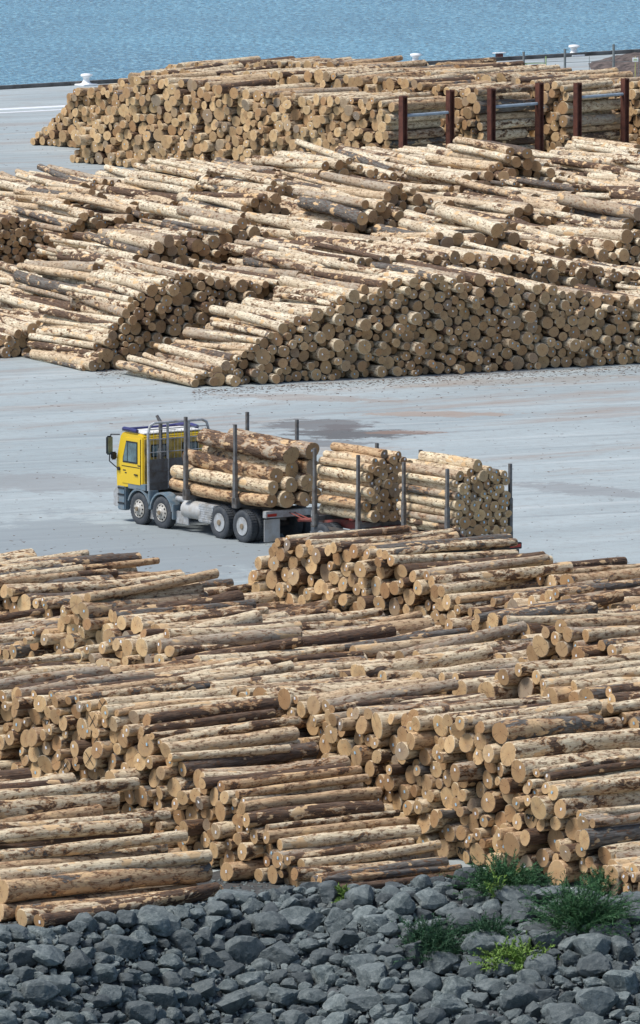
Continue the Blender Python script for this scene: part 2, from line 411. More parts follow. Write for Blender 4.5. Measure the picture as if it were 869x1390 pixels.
for k, prof in enumerate(midh):
    stack_row('M%d' % (k+3), Bm, MID_AZ, prof, 5.8, .185 if k < 2 else .18, .27, 41+k, 2 if k < 3 else 1, mode='h', shift=6.25*(k+1),
              skin=(5.0 if k < 2 else 1.9), barkmu=.26, tagp=.35, jit=1.6, hnoise=(.8 if k < 6 else .25))
stack_row('M6s', Bm, MID_AZ, [(-60, 3.6), (0, 3.8), (40, 3.6), (72, 2.9)], 5.8, .14, .22, 56, 2, mode='h', shift=6.25*4 - .1, skin=4.0, barkmu=.4, tagp=.1, jit=1.0)
stack_row('M7s', Bm, MID_AZ, [(664, 2.2), (685, 3.9), (735, 3.95), (768, 2.4)], 5.8, .12, .22, 57, 2, mode='h', shift=6.25*5 - 1.2, skin=2.6, barkmu=.4, tagp=.1, jit=1.0)
# -- far wharf stacks (ends face left) --
A = stack_row('A', (105, 221), FAR_AZ, [(101, 214), (106, 190), (125, 165), (145, 148), (165, 112), (190, 102), (225, 106), (260, 111), (300, 117), (325, 116), (350, 125), (400, 126), (434, 130), (480, 131), (515, 134), (527, 138)],
          4.2, .235, .2, 61, 2, barkmu=.25, tagp=.2)
BA, UA, WA = A[0], A[1], A[2]
stack_row('B', BA + UA*6.3, FAR_AZ, [(48, 186), (60, 170), (75, 157), (83, 143), (100, 122), (140, 116), (190, 98), (225, 96), (300, 98), (434, 98), (560, 108), (620, 121), (648, 119)],
          4.2, .23, .2, 62, 2, barkmu=.25, tagp=.2)
stack_row('C', BA + UA*12.6, FAR_AZ, [(196, 118), (212, 96), (232, 86), (330, 84), (434, 84), (500, 88), (560, 95), (690, 104), (767, 113)],
          4.2, .235, .2, 63, 1, barkmu=.3, tagp=.2)
stack_row('D', BA + UA*18.9, FAR_AZ, [(560, 92), (600, 86), (690, 97), (760, 102), (850, 108), (900, 115), (960, 122)],
          4.2, .235, .2, 64, 1, barkmu=.3, tagp=.2, skin=None)

# ------------------------------------------------------------------ truck frame of reference
TA, TB = G(188.3, 712), G(328, 736.5)
tdir = (TA - TB).normalized(); TYAW = math.atan2(tdir.y, tdir.x)
tleft = Vector((-tdir.y, tdir.x, 0)); TRK = TA - tleft*1.22                # origin: under front axle centre
def tw(x, y, z): return TRK + tdir*x + tleft*y + Vector((0, 0, z))
def tx(px, y=1.2, z=0.0):                                                 # truck x whose image column is px
    lo, hi = -30.0, 10.0
    for _ in range(50):
        m = (lo+hi)/2
        if proj(tw(m, y, z))[0] > px: lo = m
        else: hi = m
    return (lo+hi)/2
XA2, XA3, XA4 = tx(218.7, 1.22, .5), tx(297, 1.22, .5), tx(328, 1.22, .5)
prl = random.Random(77)
XR = tx(369, .95, 1.5); XF = tx(236, .95, 1.5)
big = [(.95, 1.45, .21, 0, .35), (.46, 1.48, .24, -.15, .3), (-.12, 1.46, .23, -.3, .4), (-.68, 1.5, .25, -.1, .3),
       (.90, 1.88, .21, .0, .15), (.33, 1.95, .235, -.2, .4), (-.26, 1.97, .27, -.3, .3), (-.85, 2.03, .26, 0, .4),
       (.70, 2.35, .275, .10, .62), (.10, 2.50, .30, .1, .4), (-.52, 2.55, .30, -.2, .5),
       (.27, 3.0, .33, -.1, .6), (-.42, 3.12, .27, -.3, .5)]
for (y, z, r, dx, bk) in big:
    if z > 2.2: z -= .12; r *= .93
    L = XF - XR + prl.uniform(-.15, .1)
    new_log(tw(XR + dx, y, z), TYAW + D2R(prl.gauss(0, 1.0)), D2R(2.0 if z > 2.2 else .3), L - (1.3 if z > 2.9 else .6 if z > 2.2 else 0), r, r*.92, bk, prl.random(), True, 'T', 4, prl, 1)
def trailer_pack(name, xr, L, ztop, seed, rm):
    rng = np.random.default_rng(seed); pr = random.Random(seed)
    rg = lambda: float(np.clip(rng.lognormal(math.log(rm), .2), .10, .22))
    hf = lambda x: ztop + .32*np.exp(-((x-.25)/.6)**2) - .10*np.abs(x)
    T, Z, R = pack(-1.1, 1.1, hf, lambda x: x*0 + 1.27, rg, rng, walls=True)
    for t, z, r in zip(T, Z, R):
        new_log(tw(xr + pr.gauss(0, .06), float(t), float(z)), TYAW + D2R(pr.gauss(0, .5)), 0.0, L + pr.gauss(0, .06), r, r*.95,
                min(1, max(0, pr.gauss(.2, .2))), pr.random(), pr.random() < .9, name, 3, pr, 1)
XB_R = tx(620, 1.0, 2.0); XB_F = tx(544, 1.0, 2.0); XP_R = tx(501, 1.0, 2.0); XP_F = tx(434, 1.0, 2.0)
trailer_pack('TB', XB_R, XB_F - XB_R, 3.28, 5, .145)
trailer_pack('TA', XP_R, XP_F - XP_R, 3.22, 6, .15)

# ------------------------------------------------------------------ log meshes
DET = {1: (10, 4), 2: (12, 6), 3: (16, 12), 4: (22, 16)}
def log_arrays(d):
    """verts, lco, side quads, and the two ends (each own verts) in log-local coords (x along the axis)"""
    ns, nr = DET[d['detail']]; rs = np.random.default_rng(int(d['seed']*1e9))
    L, r1, r2 = d['L'], d['r1'], d['r2']
    xs = np.linspace(0, L, nr+1)
    a = np.linspace(0, 2*np.pi, ns, endpoint=False)
    ell = 1 + .045*np.cos(2*(a - rs.uniform(0, 6.28))) + .025*np.cos(3*(a - rs.uniform(0, 6.28)))
    if rs.random() < .12: ell += .10*np.exp(-((a - rs.uniform(1, 5))/.5)**2)*1.2
    rad = (r1 + (r2-r1)*xs/L) * (1 + .035*np.sin(xs*rs.uniform(1.5, 4) + rs.uniform(0, 6)) + rs.normal(0, .012, nr+1))
    for _k in range(rs.integers(2, 6)):
        rad = rad*(1 + rs.uniform(.02, .09)*np.exp(-((xs - rs.uniform(.3, L))/.16)**2))
    if rs.random() < .35: rad = rad*(1 + rs.uniform(.04, .16)*np.exp(-xs/.35))
    b1, b2 = rs.normal(0, .030*L/5, 2)
    by = b1*np.sin(np.pi*xs/L); bz = b2*np.sin(np.pi*xs/L)
    R = rad[:, None]*ell[None, :]*(1 + rs.normal(0, .012, (nr+1, ns)))
    Y = R*np.cos(a); Z = R*np.sin(a)
    X = np.repeat(xs[:, None], ns, 1)
    tilt = rs.normal(0, .10, 2)
    X = X + (Y*tilt[0] + Z*tilt[1])*np.exp(-X/.3)
    V = np.stack([X, Y + by[:, None], Z + bz[:, None]], -1).reshape(-1, 3)
    C = np.stack([X, Y, Z], -1).reshape(-1, 3)
    i = np.arange(nr)[:, None]*ns; k = np.arange(ns)[None, :]; k2 = (k+1) % ns
    Q = np.stack([i+k, i+ns+k, i+ns+k2, i+k2], -1).reshape(-1, 4)
    ends = []
    off = rs.normal(0, .015, 2)
    for (ri, sgn) in ((0, -1), (nr, 1)):
        ring = V[ri*ns:(ri+1)*ns].copy(); rc = C[ri*ns:(ri+1)*ns].copy()
        cen = ring.mean(0); cc = rc.mean(0)
        in2 = cen + (ring - cen)*.94; in2[:, 0] += sgn*.012; ic = cc + (rc - cc)*.94
        rc = rc + [0, off[0], off[1]]; ic = ic + [0, off[0], off[1]]
        cv = cen + [sgn*.012, 0, 0]; c1 = cc + [0, off[0], off[1]]
        EV = np.vstack([ring, in2, cv[None]]); EC = np.vstack([rc, ic, c1[None]])
        q = [(kk, (kk+1) % ns, ns+(kk+1) % ns, ns+kk) for kk in range(ns)]
        t = [(ns+kk, ns+(kk+1) % ns, 2*ns) for kk in range(ns)]
        if sgn > 0: q = [x[::-1] for x in q]; t = [x[::-1] for x in t]
        ends.append((EV, EC, q, t))
    return V, C, Q, ends

def tag_arrays(d, ends):
    rs = np.random.default_rng(int(d['seed']*1e9)+7)
    EV = ends[0][0]; cen = EV[-1]
    rr = d['r1']; s = .036 if d['detail'] >= 3 else .034
    oy, oz = rs.uniform(-.35, .35)*rr, rs.uniform(-.1, .4)*rr
    t = rs.uniform(-.5, .5); w, h = s*.75, s
    pts = []
    for x in (-.003, -.010):
        for (a, b) in ((-w, -h), (w, -h), (w, h), (-w, h)):
            pts.append((cen[0] + x, cen[1] + oy + a*math.cos(t) - b*math.sin(t), cen[2] + oz + a*math.sin(t) + b*math.cos(t)))
    f = [(4, 7, 6, 5), (0, 1, 5, 4), (1, 2, 6, 5), (2, 3, 7, 6), (3, 0, 4, 7)]
    return np.array(pts), f

def make_mesh(name, V, C, faces, lv, mats, midx=None, smooth=True):
    me = bpy.data.meshes.new(name)
    tot = np.array([len(f) for f in faces], dtype=np.int32) if not isinstance(faces, tuple) else faces[1]
    loops = np.concatenate([np.asarray(f, dtype=np.int32).ravel() for f in faces]) if not isinstance(faces, tuple) else faces[0]
    me.vertices.add(len(V)); me.vertices.foreach_set('co', np.asarray(V, dtype=np.float32).ravel())
    me.loops.add(len(loops)); me.loops.foreach_set('vertex_index', loops)
    me.polygons.add(len(tot))
    st = np.zeros(len(tot), dtype=np.int32); st[1:] = np.cumsum(tot)[:-1]
    me.polygons.foreach_set('loop_start', st); me.polygons.foreach_set('loop_total', tot)
    for m in mats: me.materials.append(m)
    if midx is not None: me.polygons.foreach_set('material_index', np.asarray(midx, dtype=np.int32))
    sm = np.ones(len(tot), dtype=bool) if smooth is True else (np.zeros(len(tot), dtype=bool) if smooth is False else smooth)
    me.polygons.foreach_set('use_smooth', sm)
    if C is not None:
        at = me.attributes.new('lco', 'FLOAT_VECTOR', 'POINT'); at.data.foreach_set('vector', np.asarray(C, dtype=np.float32).ravel())
        av = me.attributes.new('lv', 'FLOAT_VECTOR', 'POINT')
        lv = np.asarray(lv, dtype=np.float32)
        if lv.ndim == 1: lv = np.repeat(lv[None], len(V), 0)
        av.data.foreach_set('vector', lv.ravel())
    me.update(calc_edges=True)
    return me

def add_obj(name, me, parent=None):
    o = bpy.data.objects.new(name, me); COL.objects.link(o)
    if parent: o.parent = parent
    return o

#LABELS_BEGIN
LOG_LABELS = {
25: 'third from left of medium patchy logs on top of the front left stack',
26: 'fourth from left of medium tan logs on top of the front left stack',
28: 'fourth from left of medium patchy logs on top of the front left stack',
39: 'second from left of thick tan logs on top of the front left stack',
50: 'second from left of slim dark-barked logs on top of the front left stack',
52: 'fifth from left of medium patchy logs on top of the front left stack',
62: 'third from left of medium cream logs on top of the front left stack',
65: 'third from left of medium tan logs on top of the front left stack',
73: 'only medium dark-barked log on top of the front left stack',
82: 'first from left of slim cream logs on top of the front left stack',
98: 'second from left of medium patchy logs on top of the front left stack',
99: 'second from left of medium tan logs on top of the front left stack',
110: 'only thick patchy log on top of the front left stack',
111: 'second from left of slim cream logs on top of the front left stack',
119: 'second from left of medium cream logs on top of the front left stack',
156: 'only thick tan log on top of the front middle stack',
159: 'only thick grey log on top of the front middle stack',
164: 'nineteenth from left of slim dark-barked logs on top of the front middle stack',
181: 'twentieth from left of slim patchy logs on top of the front middle stack',
196: 'second from left of medium grey logs on top of the front middle stack',
204: 'seventh from left of medium patchy logs on top of the front middle stack',
205: 'fifteenth from left of slim cream logs on top of the front middle stack',
233: 'seventeenth from left of slim dark-barked logs on top of the front middle stack',
236: 'fourteenth from left of slim cream logs on top of the front middle stack',
245: 'sixth from left of medium cream logs on top of the front middle stack',
256: 'fourteenth from left of slim tan logs on top of the front middle stack',
288: 'tenth from left of medium dark-barked logs on top of the front middle stack',
297: 'nineteenth from left of slim patchy logs on top of the front middle stack',
314: 'thirteenth from left of slim tan logs on top of the front middle stack',
319: 'seventh from left of thick cream logs in the face of the front middle stack',
323: 'second from left of thick cream logs on top of the front middle stack',
331: 'log end marked with a black cross, first from left of the crossed ends',
337: 'thirteenth from left of slim cream logs on top of the front middle stack',
345: 'only thick patchy log on top of the front middle stack',
351: 'log end marked with a black cross, second from left of the crossed ends',
359: 'twelfth from left of slim tan logs on top of the front middle stack',
367: 'seventeenth from left of slim patchy logs on top of the front middle stack',
368: 'fourteenth from left of slim dark-barked logs on top of the front middle stack',
370: 'eighth from left of medium dark-barked logs on top of the front middle stack',
398: 'log end marked with a black cross, fourth from left of the crossed ends',
399: 'third from left of medium tan logs in the face of the front middle stack',
403: 'fourth from left of medium tan logs on top of the front middle stack',
404: 'tenth from left of slim cream logs on top of the front middle stack',
414: 'log end with the number 697 painted in black on its sawn face',
424: 'fourteenth from left of slim patchy logs on top of the front middle stack',
427: 'log end marked with a black cross, third from left of the crossed ends',
443: 'eighteenth from left of slim patchy logs on top of the front middle stack',
444: 'twelfth from left of slim dark-barked logs on top of the front middle stack',
449: 'thirteenth from left of slim dark-barked logs on top of the front middle stack',
452: 'fourth from left of medium cream logs on top of the front middle stack',
453: 'fourth from left of medium dark-barked logs on top of the front middle stack',
458: 'first from left of medium tan logs on top of the front middle stack',
459: 'second from left of medium tan logs on top of the front middle stack',
460: 'seventh from left of slim cream logs on top of the front middle stack',
463: 'third from left of slim grey logs on top of the front middle stack',
464: 'log end marked with a black cross, fifth from left of the crossed ends',
466: 'twentieth from left of slim dark-barked logs on top of the front middle stack',
468: 'second from left of slim grey logs on top of the front middle stack',
470: 'eighth from left of slim tan logs on top of the front middle stack',
473: 'sixth from left of slim dark-barked logs on top of the front middle stack',
476: 'ninth from left of slim dark-barked logs on top of the front middle stack',
479: 'first from left of slim patchy logs on top of the front middle stack',
519: 'log end with the number 709 painted in black on its sawn face',
528: 'fourth from left of thick tan logs in the face of the front right stack',
571: 'third from left of thick tan logs in the face of the front right stack',
599: 'seventh from left of medium cream logs on top of the front right stack',
619: 'sixth from left of medium dark-barked logs on top of the front right stack',
641: 'seventh from left of medium dark-barked logs on top of the front right stack',
675: 'log end with the number 997 painted in black on its sawn face',
685: 'third from left of thick dark-barked logs in the face of the front right stack',
705: 'third from left of thick cream logs on top of the front right stack',
718: 'third from left of slim grey logs on top of the front right stack',
725: 'ninth from left of medium patchy logs on top of the front right stack',
728: 'nineteenth from left of slim cream logs on top of the front right stack',
766: 'first from left of thick tan logs in the face of the front right stack',
775: 'tenth from left of medium patchy logs on top of the front right stack',
779: 'fifth from left of medium patchy logs on top of the front right stack',
792: 'seventeenth from left of slim cream logs on top of the front right stack',
801: 'third from left of thick patchy logs on top of the front right stack',
826: 'first from left of medium patchy logs on top of the front right stack',
848: 'eleventh from left of slim dark-barked logs on top of the front right stack',
858: 'fourth from left of thick patchy logs on top of the front right stack',
859: 'first from left of thick dark-barked logs on top of the front right stack',
860: 'second from left of medium tan logs on top of the front right stack',
868: 'second from left of thick cream logs on top of the front right stack',
883: 'eighth from left of medium patchy logs on top of the front right stack',
886: 'second from left of thick tan logs on top of the front right stack',
889: 'first from left of thick patchy logs on top of the front right stack',
890: 'first from left of medium cream logs on top of the front right stack',
897: 'second from left of thick dark-barked logs on top of the front right stack',
900: 'fifth from left of slim patchy logs on top of the front right stack',
902: 'second from left of slim grey logs on top of the front right stack',
903: 'eleventh from left of slim cream logs on top of the front right stack',
907: 'sixth from left of medium patchy logs on top of the front right stack',
909: 'sixteenth from left of slim cream logs on top of the front right stack',
910: 'sixth from left of medium cream logs on top of the front right stack',
911: 'tenth from left of slim cream logs on top of the front right stack',
912: 'seventh from left of slim tan logs on top of the front right stack',
913: 'fourth from left of slim cream logs on top of the front right stack',
915: 'first from left of slim tan logs on top of the front right stack',
916: 'ninth from left of slim dark-barked logs on top of the front right stack',
918: 'second from left of slim dark-barked logs on top of the front right stack',
1327: 'third from left of slim cream logs on top of the third row back',
1339: 'fourth from left of slim dark-barked logs on top of the third row back',
1347: 'only thick cream log on top of the third row back',
1351: 'second from left of slim cream logs on top of the third row back',
1359: 'third from left of slim patchy logs on top of the third row back',
1368: 'first from left of slim dark-barked logs on top of the third row back',
1371: 'first from left of medium grey logs on top of the third row back',
1388: 'third from left of thick patchy logs on top of the third row back',
1398: 'fifth from left of medium cream logs on top of the third row back',
1399: 'third from left of medium cream logs on top of the third row back',
1401: 'fourth from left of thick patchy logs on top of the third row back',
1405: 'fifth from left of slim dark-barked logs on top of the third row back',
1410: 'fourth from left of medium cream logs on top of the third row back',
1413: 'only thick tan log on top of the third row back',
1420: 'only thick dark-barked log on top of the third row back',
1426: 'sixth from left of medium cream logs on top of the third row back',
1428: 'third from left of medium patchy logs on top of the third row back',
1432: 'seventh from left of slim cream logs on top of the third row back',
1438: 'eighth from left of slim cream logs on top of the third row back',
1442: 'ninth from left of slim cream logs on top of the third row back',
1844: 'seventh from left of medium patchy logs on top of the fourth row back',
1850: 'fifth from left of medium dark-barked logs on top of the fourth row back',
1864: 'eighth from left of medium patchy logs on top of the fourth row back',
1865: 'fourth from left of medium dark-barked logs on top of the fourth row back',
1878: 'third from left of slim tan logs on top of the fourth row back',
1884: 'fifth from left of medium patchy logs on top of the fourth row back',
1896: 'only thick tan log on top of the fourth row back',
1899: 'fifth from left of slim dark-barked logs on top of the fourth row back',
1910: 'fourth from left of medium tan logs on top of the fourth row back',
1937: 'fourth from left of slim cream logs on top of the fourth row back',
1961: 'eighth from left of slim dark-barked logs on top of the fourth row back',
1964: 'only thick cream log in the face of the fourth row back',
1968: 'sixth from left of medium dark-barked logs on top of the fourth row back',
1977: 'only medium grey log on top of the fourth row back',
1980: 'fifth from left of slim cream logs on top of the fourth row back',
1981: 'fourteenth from left of slim patchy logs on top of the fourth row back',
1982: 'only slim grey log on top of the fourth row back',
1983: 'seventh from left of slim patchy logs on top of the fourth row back',
1990: 'second from left of slim tan logs on top of the fourth row back',
2150: 'only thick dark-barked log on top of the fifth row back',
2189: 'first from left of medium cream logs on top of the fifth row back',
2230: 'first from left of slim cream logs on top of the fifth row back',
2234: 'second from left of thick tan logs on top of the fifth row back',
2257: 'fifth from left of slim patchy logs on top of the fifth row back',
2269: 'first from left of slim patchy logs on top of the fifth row back',
2307: 'sixth from left of slim patchy logs on top of the fifth row back',
2324: 'fifth from left of medium dark-barked logs on top of the fifth row back',
2326: 'seventh from left of slim dark-barked logs on top of the fifth row back',
2328: 'fourth from left of slim cream logs on top of the fifth row back',
2463: 'first from left of medium dark-barked logs on top of the rearmost near row',
2504: 'first from left of slim patchy logs on top of the rearmost near row',
2550: 'fourth from left of slim dark-barked logs on top of the rearmost near row',
2556: 'fifth from left of slim dark-barked logs on top of the rearmost near row',
2651: 'seventh from left of slim cream logs on top of the stack by the trailer',
2657: 'only thick patchy log on top of the stack by the trailer',
2658: 'fourth from left of medium patchy logs on top of the stack by the trailer',
2662: 'sixth from left of slim cream logs on top of the stack by the trailer',
2666: 'fourth from left of medium dark-barked logs on top of the stack by the trailer',
2673: 'only slim grey log on top of the stack by the trailer',
2678: 'third from left of slim dark-barked logs on top of the stack by the trailer',
2680: 'third from left of medium dark-barked logs on top of the stack by the trailer',
2681: 'third from left of medium patchy logs on top of the stack by the trailer',
2682: 'only slim tan log on top of the stack by the trailer',
2683: 'fifth from left of slim cream logs on top of the stack by the trailer',
2684: 'fourth from left of slim dark-barked logs on top of the stack by the trailer',
2688: 'sixth from left of slim patchy logs on top of the stack by the trailer',
2760: 'only medium patchy log on top of the far right near stack',
2763: 'only medium dark-barked log on top of the far right near stack',
2993: 'sixth from left of slim cream logs on top of the first middle-field row',
2999: 'second from left of medium cream logs on top of the first middle-field row',
3069: 'fourth from left of slim patchy logs on top of the first middle-field row',
3070: 'third from left of medium cream logs on top of the first middle-field row',
3102: 'fourth from left of medium cream logs on top of the first middle-field row',
3120: 'only thick patchy log on top of the first middle-field row',
3134: 'first from left of slim patchy logs on top of the first middle-field row',
3157: 'second from left of slim cream logs on top of the first middle-field row',
3175: 'second from left of medium patchy logs on top of the first middle-field row',
3186: 'sixth from left of medium cream logs on top of the first middle-field row',
3199: 'first from left of medium cream logs on top of the first middle-field row',
3205: 'third from left of medium patchy logs on top of the first middle-field row',
3206: 'first from left of thick dark-barked logs on top of the first middle-field row',
3214: 'third from left of slim dark-barked logs on top of the first middle-field row',
3215: 'seventh from left of slim patchy logs on top of the first middle-field row',
3221: 'second from left of medium dark-barked logs on top of the first middle-field row',
3222: 'ninth from left of slim patchy logs on top of the first middle-field row',
3225: 'first from left of medium cream logs on top of the second middle-field row',
3320: 'second from left of slim cream logs on top of the second middle-field row',
3366: 'third from left of medium cream logs on top of the second middle-field row',
3436: 'third from left of slim dark-barked logs on top of the second middle-field row',
3527: 'ninth from left of slim cream logs on top of the second middle-field row',
3564: 'second from left of slim patchy logs on top of the second middle-field row',
3604: 'second from left of slim dark-barked logs on top of the second middle-field row',
3630: 'tenth from left of slim cream logs on top of the second middle-field row',
3650: 'second from left of medium patchy logs on top of the second middle-field row',
3654: 'fifth from left of medium cream logs on top of the second middle-field row',
3669: 'seventh from left of slim cream logs on top of the second middle-field row',
3693: 'seventh from left of medium cream logs on top of the second middle-field row',
3716: 'sixth from left of slim patchy logs on top of the second middle-field row',
3727: 'first from left of thick cream logs on top of the second middle-field row',
3741: 'seventh from left of slim patchy logs on top of the second middle-field row',
3743: 'twenty-eighth from left of slim cream logs on top of the second middle-field row',
3745: 'eighth from left of slim dark-barked logs on top of the second middle-field row',
3963: 'first from left of thick patchy logs on top of the third middle-field row',
4242: 'first from left of medium dark-barked logs on top of the third middle-field row',
4381: 'sixth from left of medium cream logs on top of the third middle-field row',
4393: 'third from left of thick dark-barked logs on top of the third middle-field row',
4398: 'second from left of thick cream logs on top of the third middle-field row',
4434: 'second from left of medium cream logs on top of the third middle-field row',
4445: 'sixth from left of thick cream logs on top of the third middle-field row',
4460: 'fourth from left of thick cream logs on top of the third middle-field row',
4464: 'twelfth from left of medium cream logs on top of the third middle-field row',
4466: 'ninth from left of medium cream logs on top of the third middle-field row',
4478: 'fifth from left of thick cream logs on top of the third middle-field row',
4482: 'tenth from left of medium cream logs on top of the third middle-field row',
4483: 'sixth from left of slim dark-barked logs on top of the third middle-field row',
5267: 'ninth from left of slim patchy logs on top of the fourth middle-field row',
5299: 'third from left of thick cream logs on top of the fourth middle-field row',
5307: 'sixth from left of medium cream logs on top of the fourth middle-field row',
5311: 'eighth from left of medium cream logs on top of the fourth middle-field row',
5327: 'fourth from left of medium cream logs on top of the fourth middle-field row',
5329: 'third from left of medium cream logs on top of the fourth middle-field row',
5332: 'second from left of thick dark-barked logs on top of the fourth middle-field row',
5352: 'ninth from left of medium cream logs on top of the fourth middle-field row',
5781: 'fifth from left of medium cream logs on top of the fifth middle-field row',
5795: 'fifth from left of medium patchy logs on top of the fifth middle-field row',
5813: 'first from left of thick cream logs on top of the fifth middle-field row',
5828: 'first from left of medium patchy logs on top of the fifth middle-field row',
5862: 'second from left of slim dark-barked logs on top of the fifth middle-field row',
5881: 'eighth from left of slim cream logs on top of the fifth middle-field row',
6188: 'first from left of slim dark-barked logs on top of the sixth middle-field row',
6261: 'ninth from left of medium cream logs on top of the sixth middle-field row',
6277: 'sixth from left of slim cream logs on top of the sixth middle-field row',
6281: 'seventh from left of slim dark-barked logs on top of the sixth middle-field row',
6282: 'fifth from left of medium cream logs on top of the sixth middle-field row',
6290: 'second from left of slim cream logs on top of the sixth middle-field row',
6303: 'fourth from left of medium cream logs on top of the sixth middle-field row',
6310: 'second from left of medium patchy logs on top of the sixth middle-field row',
6327: 'fourth from left of slim patchy logs on top of the sixth middle-field row',
6728: 'fourth from left of medium dark-barked logs on top of the seventh middle-field row',
6792: 'first from left of thick patchy logs on top of the seventh middle-field row',
6814: 'sixth from left of medium cream logs on top of the seventh middle-field row',
6822: 'fifth from left of medium cream logs on top of the seventh middle-field row',
6825: 'third from left of slim dark-barked logs on top of the seventh middle-field row',
6833: 'fifteenth from left of slim cream logs on top of the seventh middle-field row',
6837: 'second from left of thick cream logs on top of the seventh middle-field row',
6839: 'ninth from left of slim cream logs on top of the seventh middle-field row',
6844: 'tenth from left of medium cream logs on top of the seventh middle-field row',
6846: 'eleventh from left of medium cream logs on top of the seventh middle-field row',
7348: 'first from left of medium patchy logs on top of the eighth middle-field row',
7363: 'third from left of medium cream logs on top of the eighth middle-field row',
7367: 'ninth from left of slim cream logs on top of the eighth middle-field row',
8917: 'third from left of medium dark-barked logs on top of the front wharf stack',
8963: 'fifth from left of medium patchy logs on top of the front wharf stack',
8989: 'third from left of thick cream logs on top of the front wharf stack',
9081: 'twelfth from left of medium tan logs on top of the front wharf stack',
9085: 'second from left of thick tan logs on top of the front wharf stack',
9091: 'third from left of thick dark-barked logs on top of the front wharf stack',
9444: 'ninth from left of medium patchy logs on top of the middle wharf stack',
9521: 'tenth from left of medium patchy logs on top of the middle wharf stack',
9628: 'second from left of thick dark-barked logs on top of the middle wharf stack',
9692: 'fourth from left of medium tan logs on top of the middle wharf stack',
9730: 'third from left of thick patchy logs on top of the middle wharf stack',
9741: 'ninth from left of medium dark-barked logs on top of the middle wharf stack',
10111: 'fourth from left of thick grey logs on top of the rear wharf stack',
10195: 'eighth from left of thick patchy logs on top of the rear wharf stack',
10777: 'first from left of tan logs on the truck bed behind the yellow cab',
10778: 'second from left of tan logs on the truck bed behind the yellow cab',
10779: 'fourth from left of patchy logs on the truck bed behind the yellow cab',
10780: 'second from left of cream logs on the truck bed behind the yellow cab',
10781: 'first from left of cream logs on the truck bed behind the yellow cab',
10782: 'second from left of patchy logs on the truck bed behind the yellow cab',
10783: 'third from left of tan logs on the truck bed behind the yellow cab',
10785: 'first from left of dark-barked logs on the truck bed behind the yellow cab',
10786: 'first from left of patchy logs on the truck bed behind the yellow cab',
10787: 'fifth from left of patchy logs on the truck bed behind the yellow cab',
10788: 'second from left of dark-barked logs on the truck bed behind the yellow cab',
10789: 'third from left of patchy logs on the truck bed behind the yellow cab',
10797: "first from left of slim patchy logs beside the trailer's rear pack",
10805: "first from left of slim grey logs beside the trailer's rear pack",
10809: "first from left of slim tan logs beside the trailer's rear pack",
10815: "second from left of slim cream logs beside the trailer's rear pack",
10826: "second from left of slim patchy logs beside the trailer's rear pack",
10831: "fourth from left of slim cream logs beside the trailer's rear pack",
10837: "first from left of slim cream logs beside the trailer's rear pack",
10842: "second from left of slim grey logs beside the trailer's rear pack",
10844: "second from left of slim tan logs beside the trailer's rear pack",
10846: "only medium cream log beside the trailer's rear pack",
10853: "only medium cream log beside the trailer's front pack",
10858: "first from left of slim tan logs beside the trailer's front pack",
10861: "fourth from left of slim cream logs beside the trailer's front pack",
10866: "second from left of slim cream logs beside the trailer's front pack",
10872: "second from left of slim tan logs beside the trailer's front pack",
10878: "first from left of slim cream logs beside the trailer's front pack",
10885: "third from left of slim tan logs beside the trailer's front pack",
10889: "third from left of slim cream logs beside the trailer's front pack",
10890: "fourth from left of slim tan logs beside the trailer's front pack",
}
